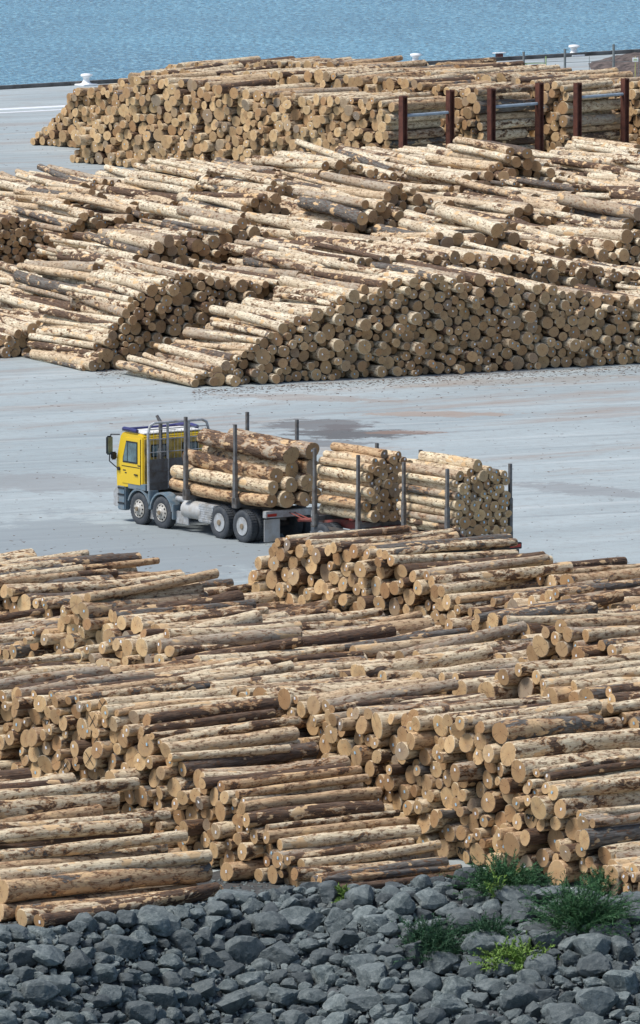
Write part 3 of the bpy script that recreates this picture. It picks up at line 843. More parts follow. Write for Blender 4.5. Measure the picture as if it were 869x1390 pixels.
#LABELS_END
FACE_LOG = None
def build_logs():
    global FACE_LOG
    bV, bC, bL, bLoops, bTot, bMi, bSm, bId = [], [], [], [], [], [], [], []
    nv = 0
    for idx, d in enumerate(LOGS):
        V, C, Q, ends = log_arrays(d); lv = (d['bark'], d['tone'], d['seed'])
        tg = tag_arrays(d, ends) if d['tag'] else None
        tm = M['tag'] if d['seed'] < .7 else M['tagblue']
        cy, sy, cp, sp = math.cos(d['yaw']), math.sin(d['yaw']), math.cos(d['pitch']), math.sin(d['pitch'])
        if idx in LOG_LABELS:
            root = empty('log', d['P'] - Vector((0, 0, d['r1'])), (0, -d['pitch'], d['yaw']))
            g = 'logs loaded on the truck and its trailer' if d['stack'] in ('T', 'TA', 'TB') else 'logs stacked in the near part of the yard'
            tag(root, LOG_LABELS[idx], 'log', g)
            z = np.array([0, 0, d['r1']])
            stem = add_obj('stem', make_mesh('stem', V + z, C, list(Q), lv, [M['bark']]), root)
            for e, (EV, EC, q, t) in enumerate(ends):
                ce = add_obj('cut_end', make_mesh('cut_end', EV + z, EC, q + t, lv, [M['end'], M['bark']], [1]*len(q) + [0]*len(t), smooth=False), root)
                if e == 0 and tg is not None:
                    add_obj('tag', make_mesh('tag', tg[0] + z, None, tg[1], lv, [tm], smooth=False), ce)
                if e == 0 and idx in MARKS: draw_mark(MARKS[idx], d, EV[-1] + z, ce)
            continue
        Rm = np.array([[cy*cp, -sy, -cy*sp], [sy*cp, cy, -sy*sp], [sp, 0, cp]])
        P = np.array(d['P'])
        VV = [V]; CC = [C]; loops = [Q.ravel()]; tot = [np.full(len(Q), 4)]; mi = [np.zeros(len(Q), int)]; smo = [np.ones(len(Q), bool)]; o = len(V)
        for (EV, EC, q, t) in ends:
            VV.append(EV); CC.append(EC); loops += [np.array(q).ravel()+o, np.array(t).ravel()+o]
            tot += [np.full(len(q), 4), np.full(len(t), 3)]; mi.append(np.concatenate([np.zeros(len(q), int), np.ones(len(t), int)])); smo.append(np.zeros(len(q)+len(t), bool)); o += len(EV)
        if tg is not None:
            VV.append(tg[0]); CC.append(tg[0]*0); loops.append(np.array(tg[1]).ravel()+o); tot.append(np.full(5, 4))
            mi.append(np.full(5, 2 if d['seed'] < .7 else 3)); smo.append(np.zeros(5, bool)); o += 8
        VV = np.vstack(VV) @ Rm.T + P
        bV.append(VV); bC.append(np.vstack(CC)); bL.append(np.repeat(np.array(lv)[None], len(VV), 0))
        bLoops.append(np.concatenate(loops)+nv); tt = np.concatenate(tot); bTot.append(tt); bMi.append(np.concatenate(mi)); bSm.append(np.concatenate(smo))
        bId.append(np.full(len(tt), idx)); nv += len(VV)
    me = make_mesh('log', np.vstack(bV), np.vstack(bC), (np.concatenate(bLoops).astype(np.int32), np.concatenate(bTot).astype(np.int32)),
                   np.vstack(bL), [M['bark'], M['end'], M['tag'], M['tagblue']], np.concatenate(bMi), np.concatenate(bSm))
    o = add_obj('log', me)
    tag(o, 'pale and bark-patched logs filling the stacked rows of the yard and wharf', 'logs', kind='stuff')
    FACE_LOG = np.concatenate(bId)
MARKS = {}
def draw_mark(kind, d, cen, parent):
    r = d['r1']; b = MB()
    if kind == 'X':
        for a in (.75, -.85):
            b.box((cen[0]-.014, cen[1], cen[2]), (.006, r*1.7, .018), rotm(a, 0, 0))
        b.build('painted_cross', 'marker', parent)
    else:
        cu = bpy.data.curves.new('t', 'FONT'); cu.body = kind; cu.size = r*.95; cu.extrude = .004; cu.align_x = 'CENTER'; cu.align_y = 'CENTER'; cu.offset = .006
        to = bpy.data.objects.new('t', cu); COL.objects.link(to)
        me = bpy.data.meshes.new_from_object(to); bpy.data.objects.remove(to); me.name = 'painted_number'
        # text faces -X of the log
        R = Matrix(((0, 0, -1), (-1, 0, 0), (0, 1, 0)))
        me.transform(R.to_4x4()); me.transform(Matrix.Translation(Vector((cen[0]-.016, cen[1], cen[2]))))
        me.materials.append(M['marker']); add_obj('painted_number', me, parent)
def nearest_log(stack, px, py, rmin=0.0):
    return min((i for i, d in enumerate(LOGS) if d['stack'] == stack and d['r1'] > rmin), key=lambda i: math.dist(proj(LOGS[i]['P']), (px, py)))
for (st_, px, py, kd, rm_) in (('F2', 146, 962, 'X', .19), ('F2', 118, 978, 'X', .17), ('F2', 128, 1002, 'X', .15), ('F2', 88, 1030, 'X', .17), ('F2', 116, 1024, 'X', .16),
                         ('F2', 74, 985, '697', .18), ('F3', 731, 1121, '997', .16), ('F3', 624, 1148, '709', .16)):
    MARKS[nearest_log(st_, px, py, rm_)] = kd
build_logs()

# ------------------------------------------------------------------ the setting
def sheet(name, pts, z, m, kind='structure'):
    bm = bmesh.new(); bm.faces.new([bm.verts.new((p[0], p[1], z)) for p in pts]); me = bpy.data.meshes.new(name); bm.to_mesh(me); bm.free()
    me.materials.append(m); o = add_obj(name, me)
    if me.polygons[0].normal.z < 0: me.flip_normals()
    if kind: o['kind'] = kind
    return o

WL0, WL1 = G(0, 121), G(869, 71)
wdir = (WL1 - WL0).normalized(); wnrm = Vector((-wdir.y, wdir.x, 0))     # towards the water
if wnrm.y < 0: wnrm = -wnrm
E0, E1 = WL0 - wdir*400, WL0 + wdir*500

def ground_material():
    m = bpy.data.materials.new('yard_hardstand'); g = NT(m)
    tc = g.n('ShaderNodeTexCoord'); P = tc.outputs['Object']
    mp = g.n('ShaderNodeMapping'); mp.inputs['Rotation'].default_value[2] = D2R(-35); g.L.new(P, mp.inputs[0])
    S = g.vmath('MULTIPLY', mp.outputs[0], (.35, 1.6, 1))
    big = g.noise(P, .035, 5, .6); med = g.noise(S, .16, 6, .65, .4); fine = g.noise(P, 2.2, 6, .7)
    grit = g.noise(P, 14.0, 3, .7)
    c = g.mix(g.ramp(big, .35, .62), (.285, .335, .35), (.375, .425, .435))
    c = g.mix(g.ramp(med, .40, .66, 0, .55), c, (.225, .262, .275))
    c = g.mix(g.ramp(fine, .48, .72, 0, .5), c, (.24, .235, .23))
    c = g.mix(g.ramp(grit, .56, .70, 0, .45), c, (.16, .145, .135))
    mp2 = g.n('ShaderNodeMapping'); mp2.inputs['Rotation'].default_value[2] = D2R(-22); g.L.new(P, mp2.inputs[0])
    trk = g.noise(g.vmath('MULTIPLY', mp2.outputs[0], (.05, 1.5, 1)), 1.0, 4, .6, .2)
    c = g.mix(g.ramp(trk, .56, .64, 0, .45), c, (.20, .225, .235))
    c = g.mix(g.ramp(trk, .42, .36, 0, .35), c, (.46, .49, .49))
    # bark dust, brownish drifts
    du = g.noise(g.vmath('ADD', S, (31, 7, 0)), .22, 6, .7, .3)
    sp = g.sep(P)
    near_m = g.ramp(sp[1], 262.0, 300.0, 0, 1)               # dust gathers round the log rows
    du2 = g.ramp(du, g.ramp(near_m, 0, 1, .60, .50), .72, 0, .75)
    c = g.mix(du2, c, (.27, .20, .155))
    # specific damp stains
    def blot(px, py, rx, ry, rot, col, amt, n_s=.9):
        nonlocal c
        q = G(px, py); mm = g.n('ShaderNodeMapping'); mm.vector_type = 'TEXTURE'
        mm.inputs['Location'].default_value = q; mm.inputs['Rotation'].default_value[2] = rot; mm.inputs['Scale'].default_value = (rx, ry, 1)
        g.L.new(P, mm.inputs[0]); ln = g.n('ShaderNodeVectorMath', operation='LENGTH'); g.L.new(mm.outputs[0], ln.inputs[0])
        e = g.math('ADD', ln.outputs['Value'], g.math('MULTIPLY', g.math('SUBTRACT', g.noise(P, n_s, 6, .75), .5), 2.6))
        c = g.mix(g.ramp(e, .75, 1.0, amt, 0), c, col)
    blot(480, 589, 2.6, 1.6, 0, (.085, .08, .08), .85)
    blot(432, 577, 2.2, 2.2, 0, (.12, .115, .115), .75)
    blot(545, 587, 1.6, .7, 0, (.24, .16, .12), .65)
    blot(470, 580, 1.0, 1.2, 0, (.12, .11, .11), .7)
    blot(600, 562, 3.2, 1.0, 0, (.30, .21, .15), .6)
    blot(425, 602, 2.4, 1.2, 0, (.13, .13, .135), .7)
    blot(420, 540, 4.0, 1.2, -.3, (.26, .18, .13), .4)
    blot(700, 517, 6.0, 1.2, .4, (.26, .20, .15), .4)
    blot(60, 655, 4.0, 2.6, -.6, (.22, .22, .22), .5)
    blot(790, 665, 3.2, 1.4, -.7, (.20, .205, .21), .6)
    blot(110, 745, 9.0, 9.0, 0, (.215, .245, .26), .7, .4)
    g.L.new(c, g.b.inputs['Base Color']); g.b.inputs['Roughness'].default_value = .82; g.b.inputs['Specular IOR Level'].default_value = .3
    g.bump(g.math('ADD', fine, g.math('MULTIPLY', grit, .5)), .35, .03)
    return m
CR_PTS = [(-60, 1312), (60, 1300), (170, 1282), (330, 1252), (430, 1250), (520, 1258), (600, 1250), (700, 1262), (800, 1270), (869, 1268), (940, 1268)]
CX = np.array([G(*p).x for p in CR_PTS]); CY = np.array([G(*p).y for p in CR_PTS])
YARD_FRONT = [Vector((-40, CY[0]+1.38, 0))] + [Vector((float(x), float(y)+1.38, 0)) for x, y in zip(CX, CY)] + [Vector((40, CY[-1]+1.38, 0))]
yard_pts = [E0, Vector((-300, YARD_FRONT[0].y, 0))] + YARD_FRONT + [Vector((300, YARD_FRONT[-1].y, 0)), E1]
yard = sheet('ground', [(p.x, p.y) for p in yard_pts], 0.0, ground_material())

# water
def water_material():
    m = bpy.data.materials.new('harbour_water'); g = NT(m)
    tc = g.n('ShaderNodeTexCoord'); P = tc.outputs['Object']
    n1 = g.noise(g.vmath('MULTIPLY', P, (1, .36, 1)), 3.0, 5, .7, .4); n2 = g.noise(P, 2.2, 4, .6); n3 = g.noise(P, .045, 4, .55)
    c = g.mix(g.ramp(n3, .35, .65), (.065, .24, .40), (.105, .33, .51))
    c = g.mix(g.ramp(n1, .50, .62, 0, .75), c, (.30, .56, .70))
    c = g.mix(g.ramp(n1, .50, .40, 0, .75), c, (.025, .12, .21))
    g.L.new(c, g.b.inputs['Base Color']); g.b.inputs['Roughness'].default_value = .22; g.b.inputs['IOR'].default_value = 1.33
    g.bump(g.math('ADD', g.math('MULTIPLY', n1, 1.0), g.math('MULTIPLY', n2, .3)), 1.0, .55)
    return m
WZ = -2.6
wat = sheet('water', [(-9000, -400), (9000, -400), (9000, 16000), (-9000, 16000)], WZ, water_material())
vm = mat('verge_gravel', (.06, .062, .062), .95, var=.45, scale=4, bump=1.0, dirt=(.035, .036, .036))
vp = [(float(x), float(y)+1.30) for x, y in zip(CX, CY)] + [(float(x), float(y)+1.38+(6.5 if q < 6 else 5.0)+.5*math.sin(q*2.3)) for q, (x, y) in reversed(list(enumerate(zip(CX, CY))))]
sheet('verge', vp, .006, vm)
# seabed/land under the yard: wharf wall down to the water
b = MB()
L = (E1-E0).length; mid_ = (E0+E1)/2; ang = math.atan2(wdir.y, wdir.x)
b.box((mid_.x + wnrm.x*.15, mid_.y + wnrm.y*.15, -1.9), (L, .3, 3.79), rotm(0, 0, ang))
o = b.build('wharf_wall', 'concrete'); tag(o, 'grey concrete quay wall dropping to the harbour water', 'quay wall')
b = MB(); nseg = 60
for i in range(nseg):
    c = E0 + wdir*(L*(i+.5)/nseg) - wnrm*.15
    b.box((c.x, c.y, .11), (L/nseg-.02, .30, .22), rotm(0, 0, ang), bevel=.03)
o = b.build('wharf_kerb', 'kerb'); tag(o, 'low dark kerb running along the wharf edge by the water', 'kerb')
# painted lines
for dd, wd in ((9.5, .55), (11.5, .45)):
    a0 = WL0 - wdir*60 - wnrm*dd; a1 = WL0 + wdir*9 - wnrm*dd
    q = [a0, a1, a1 - wnrm*wd, a0 - wnrm*wd]
# place the painted line through the photo pixels instead
pl0, pl1 = G(0, 149.5), G(78, 145.5); pd = (pl1-pl0).normalized(); pn = Vector((-pd.y, pd.x, 0))
for off, wd, nm in ((0, 1.1, 'painted_line'), (-1.9, .5, 'painted_line')):
    a0 = pl0 - pd*60 + pn*off; a1 = pl1 + pd*12 + pn*off
    sheet(nm, [(v.x, v.y) for v in (a0, a1, a1+pn*wd, a0+pn*wd)], .004, mat('road_paint', (.66, .69, .72), .7, var=.06))

# bollards
def bollard(px, py, label):
    b = MB(); p = G(px, py)
    b.box((0, 0, .05), (1.05, .9, .10), None, bevel=.02)
    o = empty('bollard', p, (0, 0, ang)); tag(o, label, 'bollard', 'white mooring bollards along the wharf edge')
    b.build('base_plate', 'white', o)
    b = MB(); b.lathe([(.36, .10), (.25, .17), (.19, .28), (.18, .44), (.22, .50)]); b.build('post', 'white', o)
    b = MB(); b.lathe([(.22, .50), (.31, .53), (.33, .60), (.29, .67), (.14, .70)]); b.box((.24, 0, .60), (.34, .30, .11), None, bevel=.04); b.build('cap', 'white', o)
bollard(117, 116, 'white mooring bollard at the wharf edge left of the far stacks')
bollard(564, 88, 'white mooring bollard on the wharf edge behind the middle of the far stacks')
bollard(779, 76, 'white mooring bollard behind the wire fence, rightmost on the wharf')
b = MB(); p = G(678, 80); b.box((0, 0, .17), (.42, .3, .34), None, bevel=.03)
o = empty('mooring_marker', p, (0, 0, ang)); tag(o, 'small white and red marker on the wharf kerb between two bollards', 'marker')
b.build('block', 'redpaint', o); b = MB(); b.box((0, 0, .37), (.9, .34, .06), None, bevel=.02); b.build('cover', 'white', o)

# fence posts, barrier, sign
fz = G(711, 122)
fence = empty('wire_fence', G(767, 116)); tag(fence, 'thin wire fence of slim grey posts behind the far stacks', 'fence')
tops = [(711, 70), (767, 66), (833, 60), (901, 55)]
posts = []
for (px, py) in tops:
    base = G(px, 113.5 - (px-711)*.012); posts.append(base)
    _, hz = on_plane(px, py, base, Vector((1, 0, 0)))
    b = MB(); b.cyl(base, base + Vector((0, 0, hz)), .07, n=8); o = b.build('post', 'fencegrey'); o.parent = fence; o.matrix_parent_inverse = Matrix.Translation(-fence.location)
b = MB()
for i in range(len(posts)-1):
    for z in (.3, 1.2): b.cyl(posts[i] + Vector((0, 0, z)), posts[i+1] + Vector((0, 0, z+.1)), .014, n=6)
    mdl = (posts[i]+posts[i+1])/2; b.cyl(mdl, mdl + Vector((0, 0, 1.55)), .02, n=6)
o = b.build('wire', 'fencegrey'); o.parent = fence; o.matrix_parent_inverse = Matrix.Translation(-fence.location)
bar = empty('crowd_barrier', G(727, 108)); tag(bar, 'pale green metal barrier beside the fence on the wharf', 'barrier')
b = MB(); c0, c1 = Vector((-.62, 0, 0)), Vector((.62, .3, 0))
for z in (.25, .95): b.cyl(c0+Vector((0, 0, z)), c1+Vector((0, 0, z)), .022, n=6)
b.cyl(c0+Vector((0, 0, .95)), c1+Vector((0, 0, .25)), .018, n=6); b.cyl(c0, c0+Vector((0, 0, 1.0)), .025, n=6); b.cyl(c1, c1+Vector((0, 0, 1.35)), .04, n=6)
b.build('rails', 'fencegreen', bar)
b = MB(); b.box((-.1, .08, .62), (.22, .03, .26)); b.build('panel', 'fencegreen', bar)
sg = empty('warning_sign', G(862.5, 114)); tag(sg, 'small pale sign on a slim yellowish post at the right of the wharf', 'sign')
b = MB(); b.cyl((0, 0, 0), (0, 0, 1.6), .03, n=8); b.build('post', 'signyellow', sg)
b = MB(); b.box((0, -.04, 1.42), (.34, .03, .24), None, bevel=.008); b.build('sign_face', 'white', sg)
b = MB(); b.box((0, -.058, 1.45), (.22, .006, .05)); b.box((0, -.058, 1.37), (.26, .006, .03)); b.build('printed_mark', 'fencegreen', sg)

# gravel heap at the right of the wharf
rk = random.Random(5)
def heap(name, c, rx, ry, h, m, label):
    bm = bmesh.new(); n = 46; g = {}
    for i in range(n+1):
        for j in range(n+1):
            x, y = (i/n-.5)*2.2, (j/n-.5)*2.2; r = math.hypot(x, y)
            z = h*max(0, 1-r)**.9 + .5*h*(noise.noise(Vector((x*2.2+3, y*2.2, 1))))*max(0, 1-r) + .12*abs(noise.noise(Vector((x*14, y*14, 2))))*max(0, min(1, (1.05-r)*6))
            if r >= 1.05: z = -.04
            g[i, j] = bm.verts.new((x*rx, y*ry, z))
    for i in range(n):
        for j in range(n): bm.faces.new((g[i, j], g[i+1, j], g[i+1, j+1], g[i, j+1]))
    me = bpy.data.meshes.new(name); bm.to_mesh(me); bm.free(); me.materials.append(m)
    o = add_obj(name, me); o.location = c; tag(o, label, 'gravel heap', kind='stuff'); return o
heap('gravel_heap', G(905, 90), 4.6, 9.5, 1.15, mat('brown_gravel', (.11, .085, .075), .95, var=.4, scale=2.2, bump=.8), 'dark brown gravel heap at the right edge of the wharf')

# steel stanchion frames at the ends of the far rows
def stanchion(px0, py0, px1, py1, pbar, label):
    """two posts standing on the line of a row's end"""
    t0, _ = on_plane(px0, 300, BA, WA)
    return
fr = [((545, 130), (611, 122), 157, 'leftmost of the three rusty post pairs, at the end of the front wharf stack'),
      ((665, 120), (732, 112), 145, 'middle of the three rusty post pairs with a pale blue crossbar on the wharf'),
      ((782, 112), (848, 106), 132, 'rightmost of the three rusty post pairs holding the wharf stacks')]
for k, ((xa, ya), (xb, yb), ybar, lab) in enumerate(fr):
    Bk = BA + UA*(6.3*k)
    ta, ha = on_plane(xa, ya, Bk + UA*.25, WA)
    pa = Bk + UA*.25 + WA*(ta+.12)
    # second post straight behind along the log axis
    lo, hi = 0.0, 9.0
    for _ in range(40):
        m_ = (lo+hi)/2
        if proj(pa + UA*m_)[0] < xb: lo = m_
        else: hi = m_
    pb = pa + UA*lo; _, hb = on_plane(xb, yb, pb, WA); _, hbar = on_plane(xa, ybar, pa, WA)
    root = empty('stanchion_frame', pa, (0, 0, math.pi/2 - FAR_AZ)); tag(root, lab, 'steel frame', 'rusty steel post pairs at the ends of the wharf stacks')
    for dx in (0, lo):
        b = MB(); hh = ha if dx == 0 else hb
        b.box((dx, 0, hh/2), (.30, .03, hh)); b.box((dx-.14, 0, hh/2), (.035, .30, hh)); b.box((dx+.14, 0, hh/2), (.035, .30, hh))
        b.box((dx, 0, hh-.05), (.26, .28, .08), None, bevel=.02)
        b.build('post', 'rust', root)
    b = MB(); b.cyl((.16, 0, hbar), (lo-.16, 0, hbar+.02), .075, n=10); b.build('crossbar', 'pipeblue', root)
pq = G(754, 122); b = MB(); b.box((0, 0, .6), (.26, .26, 1.25), None, bevel=.02)
b.cyl((0, 0, 1.2), (0, 0, 1.5), .02, n=6)
o = b.build('steel_post', 'rust', None, loc=pq); tag(o, 'short rusty steel post standing behind the far stacks by the fence', 'post')

# bark litter
def litter():
    r = random.Random(3); V = []; F = []; n = 0
    def chip(p, s):
        nonlocal n
        a = r.uniform(0, 6.28); l, w = s*r.uniform(.6, 2.2), s*r.uniform(.3, .8); h = s*r.uniform(.1, .35)
        ca, sa = math.cos(a), math.sin(a)
        pts = [(-l, -w*.4), (l*.3, -w), (l, w*.2), (-l*.2, w)]
        for z in (0.002, h):
            for (x, y) in pts: V.append((p.x + x*ca - y*sa, p.y + x*sa + y*ca, z))
        F.extend([(n, n+1, n+5, n+4), (n+1, n+2, n+6, n+5), (n+2, n+3, n+7, n+6), (n+3, n, n+4, n+7), (n+4, n+5, n+6, n+7)]); n += 8
    for _ in range(2200):                       # in front of the middle stacks
        x = r.uniform(130, 900); y0 = 529 - (x-265)*.055
        if x < 262: y0 = 503 - (x-135)*.055
        chip(G(x, y0 + abs(r.gauss(0, 5.0 if r.random() < .8 else 14))), r.uniform(.015, .05))
    for _ in range(1500):
        chip(G(r.uniform(-30, 900), r.uniform(510, 850)), r.uniform(.015, .04))
    for _ in range(420):
        chip(G(r.uniform(0, 900), r.gauss(800, 30)), r.uniform(.015, .045))
    for _ in range(200):
        chip(G(r.uniform(-10, 260), r.uniform(160, 260)), r.uniform(.015, .05))
    for _ in range(700):
        chip(G(r.uniform(-10, 880), r.uniform(1120, 1270)), r.uniform(.015, .05))
    me = make_mesh('bark_litter', np.array(V), None, F, None, [M['chip']], smooth=False)
    tag(add_obj('bark_litter', me), 'scattered dark bark chips littering the pale yard around the stacks', 'bark chips', kind='stuff')
litter()

#TRUCK
def wheel(parent, x, y, dual=False, front=True, side=1):
    w = empty('wheel', (x, y, .52)); w.parent = parent
    def tyre_prof(y0, y1):
        h = (y1-y0)/2; c = (y0+y1)/2
        return [(.29, c-h*.72), (.37, c-h*.98), (.47, c-h*.96), (.508, c-h*.82), (.52, c-h*.6), (.52, c+h*.6), (.508, c+h*.82), (.47, c+h*.96), (.37, c+h*.98), (.29, c+h*.72)]
    b = MB(); b.lathe(tyre_prof(-.15, .15), axis='Y', n=36)
    for k in range(36):                                   # tread blocks
        a = 2*math.pi*k/36
        for yy in (-.085, 0, .085):
            b.box((.522*math.sin(a), yy, .522*math.cos(a)), (.055, .06, .022), rotm(0, a, 0))
    t = b.build('tyre', 'tyre', w)
    if dual:
        b = MB(); b.lathe(tyre_prof(-.15, .15), axis='Y', n=36)
        for k in range(36):
            a = 2*math.pi*k/36
            b.box((.522*math.sin(a), 0, .522*math.cos(a)), (.055, .2, .022), rotm(0, a, 0))
        b.build('tyre', 'tyre', w, loc=(0, -side*.34, 0))
    o = .145*side
    if front:
        b = MB(); b.lathe([(.30, o*.95), (.285, o*1.02), (.26, o*.80), (.20, o*1.15), (.12, o*1.25), (.10, o*1.5), (.0001, o*1.55)] if side > 0 else
                          [(.30, o*.95), (.285, o*1.02), (.26, o*.80), (.20, o*1.15), (.12, o*1.25), (.10, o*1.5), (.0001, o*1.55)], axis='Y', n=28)
        b.mark(0)
        for k in range(10):
            a = 2*math.pi*k/10
            b.cyl((.225*math.cos(a), o*.95, .225*math.sin(a)), (.225*math.cos(a), o*1.12, .225*math.sin(a)), .028, n=8)
        b.mark(1); b.build('rim', ['rim', 'hole'], w)
        b = MB(); b.cyl((0, o*1.2, 0), (0, o*1.75, 0), .085, .07, n=14); b.build('hub', 'hub', w)
    else:
        b = MB(); b.lathe([(.30, o*.95), (.285, o*1.0), (.25, o*.35), (.15, o*.20), (.14, o*.1), (.0001, o*.1)], axis='Y', n=28)
        b.build('rim', 'galv', w)
        b = MB(); b.cyl((0, o*.1, 0), (0, o*1.1, 0), .115, .09, n=14); b.build('hub', 'hub', w)
    return w

def stake(parent, x, y, z0, z1, sgn):
    b = MB(); b.box((x, y, z0 + (z1-z0)*.26), (.15, .12, (z1-z0)*.52), None, bevel=.01)
    b.box((x, y - sgn*.0, z0 + (z1-z0)*.76), (.11, .09, (z1-z0)*.48), None, bevel=.008)
    b.build('stake', 'steel', parent)

def arch(b, cx, r0, r1, y0, y1, a0, a1, n=10, cz=.52):
    P = []
    for k in range(n+1):
        a = a0 + (a1-a0)*k/n; P.append((cx + r1*math.cos(a), cz + r1*math.sin(a)))
    for k in range(n, -1, -1):
        a = a0 + (a1-a0)*k/n; P.append((cx + r0*math.cos(a), cz + r0*math.sin(a)))
    # as separate quads prisms (concave outline)
    for k in range(n):
        b.prism([P[k], P[k+1], P[2*n+1-(k+1)], P[2*n+1-k]], y0, y1)

def build_truck():
    T = empty('logging_truck', TRK, (0, 0, TYAW))
    tag(T, 'yellow cab logging truck with grey headboard and stakes, loaded with big logs', 'truck')
    XT = tx(360, 1.2, 1.0)                                  # tail
    b = MB()
    for s in (1, -1): b.box(((1.1+XT)/2, s*.40, .93), (1.1-XT, .09, .28), None, bevel=.01)
    for x in np.linspace(.8, XT+.3, 8): b.box((x, 0, .93), (.12, .74, .18))
    for x in (0, XA2): b.cyl((x, -1.0, .52), (x, 1.0, .52), .07, n=10)
    for x in (XA3, XA4): b.cyl((x, -.9, .52), (x, .9, .52), .10, n=10); b.lathe([(.05, -.28), (.24, -.12), (.24, .12), (.05, .28)], axis='Y', c=(x, 0, .52), n=16)
    b.build('chassis', 'dirtysteel', T)
    for x in (0, XA2):
        for s in (1, -1): wheel(T, x, s*1.07, False, True, s)
    for x in (XA3, XA4):
        for s in (1, -1): wheel(T, x, s*1.07, True, False, s)
    # cab: side outline extruded across
    CW = 1.22; CF, CR = 1.28, -.27
    b = MB()
    prof = [(CR, 1.22), (CR, 2.86), (CR+.12, 2.97), (CF-.38, 2.97), (CF-.22, 2.86), (CF-.02, 2.05), (CF+.03, 1.75), (CF, 1.12), (CF-.25, 1.12), (.75, 1.22)]
    b.prism(prof, -CW, CW, bevel=.045)
    cab = b.build('cab', 'yellow', T)
    b = MB(); b.box(((CR+CF)/2-.12, 0, 2.985), (1.18, 2.26, .035), None, bevel=.015); b.box((.35, 0, 3.01), (.6, .7, .05), None, bevel=.02); b.build('roof', 'roofwhite', cab)
    b = MB(); b.box((CR-.012, 0, 2.05), (.03, 2.38, 1.55), None, bevel=.01); rw = b.build('rear_wall', 'rearcab', cab)
    for yy in (.62, -.62):
        b = MB(); b.box((CR-.034, yy, 2.42), (.02, .62, .42), None, bevel=.008); f = b.build('rear_window', 'darkplastic', cab)
        b = MB(); b.box((CR-.046, yy, 2.42), (.008, .54, .34)); b.build('pane', 'glass', f)
    for s in (1, -1):
        # door panel, window, trim
        b = MB(); b.prism([(.93, 1.30), (-.12, 1.30), (-.12, 2.80), (.70, 2.80), (.95, 2.02)], s*(CW+.001), s*(CW+.022)); d = b.build('door', 'yellow', cab)
        b = MB(); b.prism([(.865, 1.98), (.02, 1.98), (.02, 2.70), (.66, 2.70), (.86, 2.12)], s*(CW+.023), s*(CW+.034)); wf = b.build('window', 'darkplastic', d)
        b = MB(); b.prism([(.56, 2.03), (.06, 2.03), (.06, 2.65), (.56, 2.65)], s*(CW+.035), s*(CW+.041)); b.prism([(.81, 2.03), (.60, 2.03), (.60, 2.65), (.645, 2.65), (.81, 2.14)], s*(CW+.035), s*(CW+.041)); b.build('pane', 'glass', wf)
        b = MB(); b.box((.10, s*(CW+.045), 1.62), (.20, .03, .045), None, bevel=.008); b.build('handle', 'darkplastic', d)
        for xx, zz, ww in ((.78, 1.72, .16), (.70, 1.64, .10), (-.05, 1.93, .14)):
            b = MB(); b.box((xx, s*(CW+.026), zz), (ww, .008, .035)); b.build('badge', 'darkplastic', d)
        b = MB(); b.box((-.13, s*(CW+.004), 2.05), (.016, .012, 1.5)); b.box((.42, s*(CW+.026), 1.86), (1.02, .01, .02)); b.build('seam', 'hole', cab)
        # mirrors
        b = MB(); b.tube([(1.10, s*1.20, 2.86), (1.30, s*1.42, 2.86), (1.33, s*1.46, 1.98), (1.12, s*1.24, 1.72)], .018)
        mr = b.build('mirror_arm', 'darkplastic', T)
        b = MB(); b.box((1.32, s*1.47, 2.50), (.10, .24, .62), None, bevel=.04); m1 = b.build('mirror', 'darkplastic', mr)
        b = MB(); b.box((1.264, s*1.47, 2.50), (.006, .19, .54)); b.build('mirror_glass', 'glass', m1)
        b = MB(); b.box((1.22, s*1.36, 2.16), (.10, .22, .26), None, bevel=.04); b.build('mirror', 'darkplastic', mr)
        b = MB(); b.cyl((1.10, s*1.20, 1.74), (1.10, s*1.28, 1.74), .06, n=10); b.build('mirror_joint', 'darkplastic', mr)
        # steps + mudguards
        b = MB(); b.box((.98, s*1.12, .80), (.42, .24, .82), None, bevel=.03)
        st = b.build('entry_step', 'bluegrey', T)
        for zz in (.62, .90, 1.12): b = MB(); b.box((.98, s*1.25, zz), (.34, .03, .05)); b.build('tread', 'darkplastic', st)
        b = MB(); arch(b, 0, .60, .66, s*.86, s*1.23, D2R(20), D2R(175)); b.box((.10, s*1.16, 1.24), (1.02, .14, .22), None, bevel=.02)
        b.box((-.60, s*1.05, .86), (.10, .36, .62), None, bevel=.02)
        b.build('mudguard', 'bluegrey', T)
        b = MB(); arch(b, XA2, .60, .66, s*.86, s*1.23, D2R(5), D2R(172)); b.box((XA2-.66, s*1.05, .60), (.10, .36, .50), None, bevel=.02)
        b.build('mudguard', 'bluegrey', T)
        b = MB(); b.box((XA2-1.02, s*1.08, .44), (.72, .05, .42), None, bevel=.02); b.build('side_panel', 'galv', T)
        b = MB(); b.box((-.65, s*1.08, .40), (.35, .05, .34), None, bevel=.01); b.build('side_panel', 'galv', T)
    # front: bumper, grille, windscreen, lights
    b = MB(); b.prism([(CF+.01, .48), (CF+.16, .50), (CF+.16, .95), (CF+.04, 1.10), (CF-.20, 1.10), (CF-.20, .48)], -1.24, 1.24, bevel=.03); bu = b.build('bumper', 'galv', T)
    for s in (1, -1):
        b = MB(); b.box((CF+.165, s*.92, .76), (.02, .42, .20), None, bevel=.01); b.build('headlight', 'glass', bu)
    b = MB(); b.box((CF+.02, 0, 1.45), (.06, 1.7, .50), None, bevel=.01)
    for zz in (1.3, 1.42, 1.54): b.box((CF+.055, 0, zz), (.03, 1.6, .04))
    b.build('grille', 'darkplastic', T)
    b = MB(); 
    q = [(CF-.215, 2.80), (CF+.0, 2.08), (CF+.025, 2.08), (CF-.19, 2.80)]
    b.prism(q, -1.08, 1.08); b.build('windscreen', 'glass', cab)
    b = MB()   # dark blue visor wrapping over the roof front
